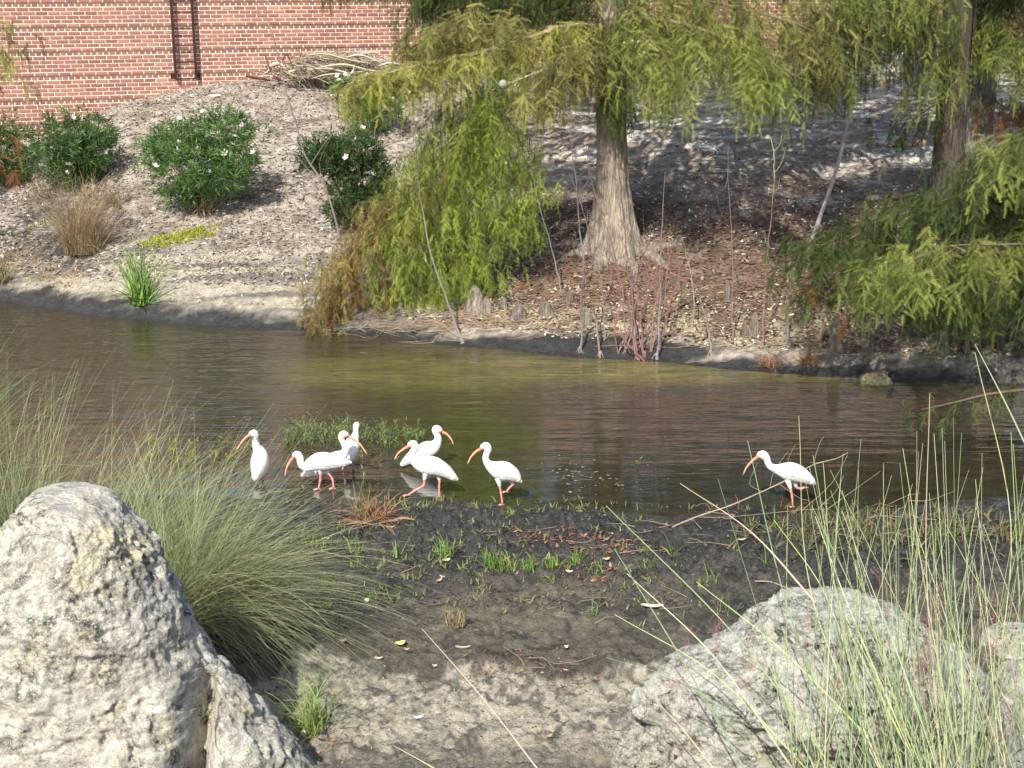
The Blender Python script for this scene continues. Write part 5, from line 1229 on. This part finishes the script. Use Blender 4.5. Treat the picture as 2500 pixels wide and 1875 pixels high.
# ------------------------------------------------------------------ ibises
WHITE = (.77, .77, .75)
def ibis(spine, bill, legs, foot_v, label, headcol=(.84, .82, .76), open_bill=False, wing=True, sink=0.0, eye=None, seed=0, neckcol=None):
    """spine: (u, v, radius, dy) tail->head in photograph pixels; turned into metres at the bird's own distance"""
    us = np.mean([s[0] for s in spine]); gpt = hit(us, foot_v, 0.0); Yb = gpt[1]; sc = FPX/np.dot(gpt-CAM, fwd)
    t = empty('white_ibis', (gpt[0], gpt[1], 0), label, 'bird', 'white ibises wading at the near shore')
    def W(u, v, dy=0): return at(u, v, Yb)+np.array([0, dy/sc, 0])
    P = catmull([list(W(u, v, dy))+[r/sc] for (u, v, r, dy) in spine], 7); rad = np.maximum(P[:, 3], .002); P = P[:, :3]
    n = len(P); th = np.linspace(0, 2*np.pi, 28, endpoint=False); T_, N_, B_ = frames(P)
    # flatten laterally a little where the body is deep
    lat = np.where(rad > .035, .84, 1.0)
    V = P[:, None]+rad[:, None, None]*(np.cos(th)[None, :, None]*N_[:, None]+(lat[:, None]*np.sin(th)[None])[:, :, None]*B_[:, None])
    # feathery relief on the body
    amp = np.where(rad > .03, .0022, .0006)[:, None]
    V = V+(V-P[:, None])/np.maximum(rad, .004)[:, None, None]*(amp*fbm(V[..., 0]*45, V[..., 1]*45, V[..., 2]*110, oct=2, seed=seed))[..., None]
    c = np.tile(np.array(WHITE), (n, 28, 1)); hs = sstep(.74, .9, np.linspace(0, 1, n))[:, None, None]; c = c*(1-hs)+np.array(headcol)*hs
    if neckcol is not None:
        f = (sstep(.6, .72, np.linspace(0, 1, n)))[:, None, None]; c = c*(1-f)+np.array(neckcol)*f
    c[-5:] = np.array([.72, .34, .26])*.6+np.array(headcol)*.4; c[-3:] = (.75, .27, .19)
    V = V.reshape(-1, 3); i = np.arange(n-1)[:, None]*28; j = np.arange(28)[None]; k = (j+1) % 28
    Q = np.stack([i+j, i+k, i+28+k, i+28+j], -1).reshape(-1, 4)
    V = np.vstack([V, P[0], P[-1]]); T = np.vstack([np.stack([np.full(28, len(V)-2), (np.arange(28)+1) % 28, np.arange(28)], -1), np.stack([np.full(28, len(V)-1), (n-1)*28+np.arange(28), (n-1)*28+(np.arange(28)+1) % 28], -1)])
    g = G(); g.add(V, Q, T, np.vstack([c.reshape(-1, 3), c[0, :1], c[-1, :1]])); g.build('body', M_feather, t, smooth=True)
    # bill
    def bl(pts, r0, nm='bill'):
        Pb = catmull([W(*p) for p in pts], 6); m_ = len(Pb); s = np.linspace(0, 1, m_)[:, None]
        cc = np.array([.80, .23, .13])*(1-s)+np.array([.78, .46, .30])*s
        if m_ > 3: cc[-2:] = (.35, .22, .15)
        g = G(); tube(g, Pb, np.linspace(r0/sc, .9/sc, m_), 8, cc, flat=.8); g.build(nm, M_horn, t, smooth=True)
    bl(bill, 4.2)
    if open_bill: bl([bill[0]]+[(u-(-2 if open_bill < 0 else 2), v+3.0, *rest) for (u, v, *rest) in bill[1:-1]]+[(bill[-1][0]-3*open_bill, bill[-1][1]+2, *bill[-1][2:])], 2.8, 'lower_bill')
    for lg in legs:
        lt = empty('leg', (0, 0, 0)); lt.parent = t
        lt.location = (0, 0, 0)
        Pl = [W(*p) for p in lg]; org = np.array(t.location)
        thigh = catmull(Pl[:2], 5)
        g = G(); tube(g, thigh, np.linspace(8.5/sc, 3.4/sc, len(thigh)), 12, WHITE); g.build('thigh', M_feather, lt, smooth=True, origin=org)
        sh = catmull(Pl[1:], 5); kr = np.linspace(2.9/sc, 2.1/sc, len(sh)); 
        for q in range(1, len(Pl)-1):
            kr[min((q-1)*5, len(kr)-1)] *= 1.35
        s = np.linspace(0, 1, len(sh))[:, None]
        g = G(); tube(g, sh, kr, 8, np.array([.72, .25, .22])*(1-s)+np.array([.62, .30, .27])*s)
        f = Pl[-1]; dirx = 1 if bill[-1][0] > bill[0][0] else -1
        for a, L in ((0, .05), (.55, .045), (-.55, .045), (math.pi, .022)):
            e = f+np.array([dirx*math.cos(a)*L, math.sin(a)*L, -.006]); mid = (f+e)/2+np.array([0, 0, .004]); tube(g, [f, mid, e], [1.7/sc, 1.3/sc, .7/sc], 5, (.62, .28, .24))
        g.build('shank', M_horn, lt, smooth=True, origin=org)
    if eye:
        for sg in (-1, 1):
            e = W(eye[0], eye[1], 0); rr = eye[2]/sc; e = e+np.array([0, sg*rr, 0])
            V = []; g = G(); m_ = 6; th2 = np.linspace(0, 2*np.pi, 8, endpoint=False); es = 1.5/sc
            for a in np.linspace(0, math.pi, m_): V += [(e[0]+es*math.sin(a)*math.cos(b), e[1]+es*math.cos(a)*.6, e[2]+es*math.sin(a)*math.sin(b)) for b in th2]
            i = np.arange(m_-1)[:, None]*8; j = np.arange(8)[None]; k = (j+1) % 8
            g.add(V, np.stack([i+j, i+k, i+8+k, i+8+j], -1).reshape(-1, 4)); g.build('eye', M_eye, t, smooth=True)
            # bare red face patch
            g = G(); f0 = W(eye[3], eye[4], 0)+np.array([0, sg*rr*.92, 0]); tube(g, [f0, e+np.array([0, sg*-.001, 0])], [2.6/sc, 2.0/sc], 8, (.74, .30, .22)); g.build('face_skin', M_horn, t, smooth=True)
    # folded wing: a shallow shell proud of the body on each side
    if wing:
        for sg in (-1, 1):
            ks = np.arange(int(n*.05), int(n*.56)); g = G(); V = []; m_ = len(ks); tt = np.linspace(-.15, .80, 9)*math.pi*.5
            for q, kk in enumerate(ks):
                s = q/(m_-1); wdt = .25+.75*math.sin(math.pi*min(1, .12+s*.80))**.8
                for a in tt:
                    aa = math.pi/2*sg; ang = aa-sg*(a*wdt)+0
                    nn = math.cos(ang)*N_[kk]+lat[kk]*math.sin(ang)*B_[kk]
                    V.append(P[kk]+nn*(rad[kk]*1.0+.009*math.sin(math.pi*s)**.5*math.cos((a/(math.pi*.5)-.32)*2.2)**2+.0012))
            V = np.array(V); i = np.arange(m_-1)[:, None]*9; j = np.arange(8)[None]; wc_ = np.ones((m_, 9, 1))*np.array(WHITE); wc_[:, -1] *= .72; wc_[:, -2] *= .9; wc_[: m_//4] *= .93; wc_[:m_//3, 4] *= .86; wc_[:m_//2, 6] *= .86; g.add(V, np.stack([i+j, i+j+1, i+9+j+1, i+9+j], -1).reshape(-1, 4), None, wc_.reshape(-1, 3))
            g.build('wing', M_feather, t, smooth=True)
    return t
ibis([(627, 1165, 4, -26), (628, 1157, 10, -24), (631, 1145, 19, -14), (634, 1131, 25, -3), (634, 1117, 24, 6), (630, 1105, 18, 13), (624, 1096, 11, 16), (621, 1086, 8.5, 16), (621, 1076, 7.5, 14), (622, 1068, 8, 11), (619, 1061, 9.5, 8), (613, 1060.5, 7.5, 6), (608, 1063, 4.5, 5)],
     [(610, 1063, 5), (600, 1069, 3), (588, 1082, 1), (578, 1099, 0)], [[(625, 1150, 0), (624, 1166, 2), (624, 1178, 0)], [(640, 1150, 4), (641, 1164, 4), (640, 1177, 6)]], 1174, 'leftmost ibis of the flock, seen from behind with head turned left', open_bill=1, wing=True, eye=(613, 1059, 7, 609.5, 1062.5), seed=1)
ibis([(859, 1129, 2, 0), (851, 1129, 6, 0), (838, 1129, 11, 0), (818, 1128, 17, 0), (798, 1126.5, 22.5, 0), (778, 1127.5, 22.5, 0), (760, 1134, 17.5, 0), (747, 1139, 12.5, 0), (738, 1136.5, 9.5, 0), (733.5, 1128, 8.3, 0), (732, 1118.5, 9, 0), (726, 1111.5, 10.5, 0), (720, 1112, 8, 0), (716, 1116, 4.5, 0)],
     [(717.5, 1115, 0), (708, 1127, 0), (700, 1142, 0), (695, 1165, 0)], [[(781, 1143, -3), (783, 1157, -3), (782, 1172, -3), (778, 1193, -3)], [(794, 1142, 5), (801, 1157, 5), (811, 1172, 5), (814, 1194, 5)]], 1195, 'white ibis stretched low and level facing left, front of the left group', eye=(721, 1111, 8.5, 718, 1114.5), seed=2)
ibis([(735, 1161, 3, 0), (746, 1157, 8, 0), (768, 1149, 15, 0), (792, 1139, 21, 0), (812, 1127, 22, 0), (828, 1117, 18, 0), (839, 1108, 12, 0), (844, 1098, 9, 0), (841, 1086, 7.5, 0), (836, 1076, 7.5, 0), (834, 1067, 8.5, 0), (838.5, 1061, 10, 0), (845, 1061.5, 7.5, 0), (850, 1065, 4.5, 0)],
     [(848, 1064, 0), (862, 1072, 0), (880, 1086, 0), (895, 1109, 0)], [[(805, 1145, -3), (806, 1156, -3), (803, 1176, -3)], [(790, 1147, 4), (790, 1157, 4), (786, 1175, 4)]], 1172, 'tan headed ibis facing right, bill open, behind the level one', headcol=(.74, .62, .44), neckcol=(.76, .66, .50), open_bill=-1, eye=(843, 1061, 8, 847, 1064), seed=3)
ibis([(851, 1124, 3, -40), (852, 1117, 10, -30), (855, 1106, 18, -14), (858, 1094, 21.5, 0), (861, 1082, 18, 10), (865, 1071, 10, 16), (867, 1060, 7, 18), (867, 1051, 6.8, 18), (867.5, 1045.5, 8, 22), (868, 1045, 6.5, 30), (868, 1047, 4, 36)],
     [(868, 1047, 34), (868, 1052, 48), (868, 1060, 60), (868, 1072, 68)], [[(846, 1112, 0), (841, 1126, 0), (836, 1150, 0)], [(861, 1112, 4), (862, 1126, 4), (861, 1150, 4)]], 1147, 'rear ibis of the left group, turned away with its neck held straight up', seed=4)
ibis([(979, 1136, 4, 0), (988, 1129, 9, 0), (1003, 1118, 14, 0), (1021, 1107, 18, 0), (1040, 1099, 21, 0), (1056, 1092, 18, 0), (1066, 1082, 12, 0), (1069.5, 1071, 8.8, 0), (1067, 1061, 8, 0), (1064, 1054, 9, 0), (1066, 1048.5, 10.8, 0), (1073, 1050, 8, 0), (1078, 1054, 4.5, 0)],
     [(1076, 1053, 0), (1089, 1059, 0), (1100, 1070, 0), (1108, 1086, 0)], [[(1035, 1114, -3), (1037, 1128, -3), (1036, 1152, -3)], [(1046, 1114, 4), (1047, 1128, 4), (1046, 1150, 4)]], 1144, 'ibis facing right behind the striding one, its reflection bright on the water', eye=(1072, 1049.5, 8.5, 1075.5, 1052.5), seed=5)
ibis([(1118, 1172, 3, 0), (1110, 1167, 8, 0), (1098, 1158, 13, 0), (1083, 1148, 18, 0), (1062, 1139, 23, 0), (1040, 1135, 23.5, 0), (1024, 1130, 19, 0), (1012, 1123, 13, 0), (1006.5, 1114, 9.8, 0), (1007.5, 1104, 8.5, 0), (1013, 1094, 9, 0), (1009, 1085.5, 11, 0), (1002, 1086, 8, 0), (997, 1090, 4.5, 0)],
     [(998.5, 1089, 0), (986, 1096, 0), (972, 1107, 0), (962, 1123, 0)], [[(1040, 1152, -4), (1036, 1172, -4), (1034, 1184, -4), (1013, 1196, -5), (996, 1207, -6)], [(1068, 1154, 5), (1073, 1176, 5), (1072, 1190, 5), (1072, 1218, 5)]], 1214, 'ibis striding left with one leg stretched forward, front of the middle pair', eye=(1003, 1085, 8.5, 999.5, 1088.5), seed=6)
ibis([(1274, 1177, 3, 0), (1268, 1173, 7, 0), (1260, 1165, 14, 0), (1248, 1157, 20, 0), (1232, 1151, 24.5, 0), (1215, 1146.5, 22, 0), (1200, 1139, 15, 0), (1190, 1130, 9.5, 0), (1185.5, 1118, 7.8, 0), (1189, 1105, 8, 0), (1191, 1096, 9.5, 0), (1186, 1090.5, 11.3, 0), (1179, 1091.5, 8, 0), (1174, 1095.5, 4.5, 0)],
     [(1175.5, 1095, 0), (1162, 1103, 0), (1149, 1117, 0), (1141, 1134, 0)], [[(1216, 1166, -4), (1220, 1187, -4), (1223, 1202, -4), (1227, 1231, -4)], [(1244, 1170, 6), (1254, 1183, 6), (1244, 1193, 6), (1236, 1203, 6)]], 1231, 'ibis standing on one leg, right of the striding one', eye=(1180.5, 1090.5, 8.5, 1177, 1094), seed=7)
ibis([(1991, 1181, 3, 0), (1984, 1177, 8, 0), (1972, 1169, 14, 0), (1955, 1160, 20, 0), (1938, 1153.5, 23, 0), (1920, 1150, 22, 0), (1904, 1147, 15.5, 0), (1891, 1143.5, 10.5, 0), (1880, 1138, 8.3, 0), (1874.5, 1129, 8.2, 0), (1871, 1119, 9, 0), (1864, 1111.5, 11, 0), (1856, 1111.5, 9.5, 0), (1848.5, 1116, 4.5, 0)],
     [(1850.5, 1115, 0), (1837, 1125, 0), (1822, 1142, 0), (1814, 1160, 0)], [[(1922, 1169, -4), (1930, 1195, -4), (1933, 1212, -4), (1935, 1236, -4)], [(1940, 1172, 6), (1945, 1192, 6), (1957, 1195, 6), (1969, 1192, 6)]], 1236, 'lone ibis on the right, stepping left behind the bare branch', headcol=(.84, .80, .68), eye=(1853, 1111.5, 8.5, 1850.5, 1114.5), seed=8)
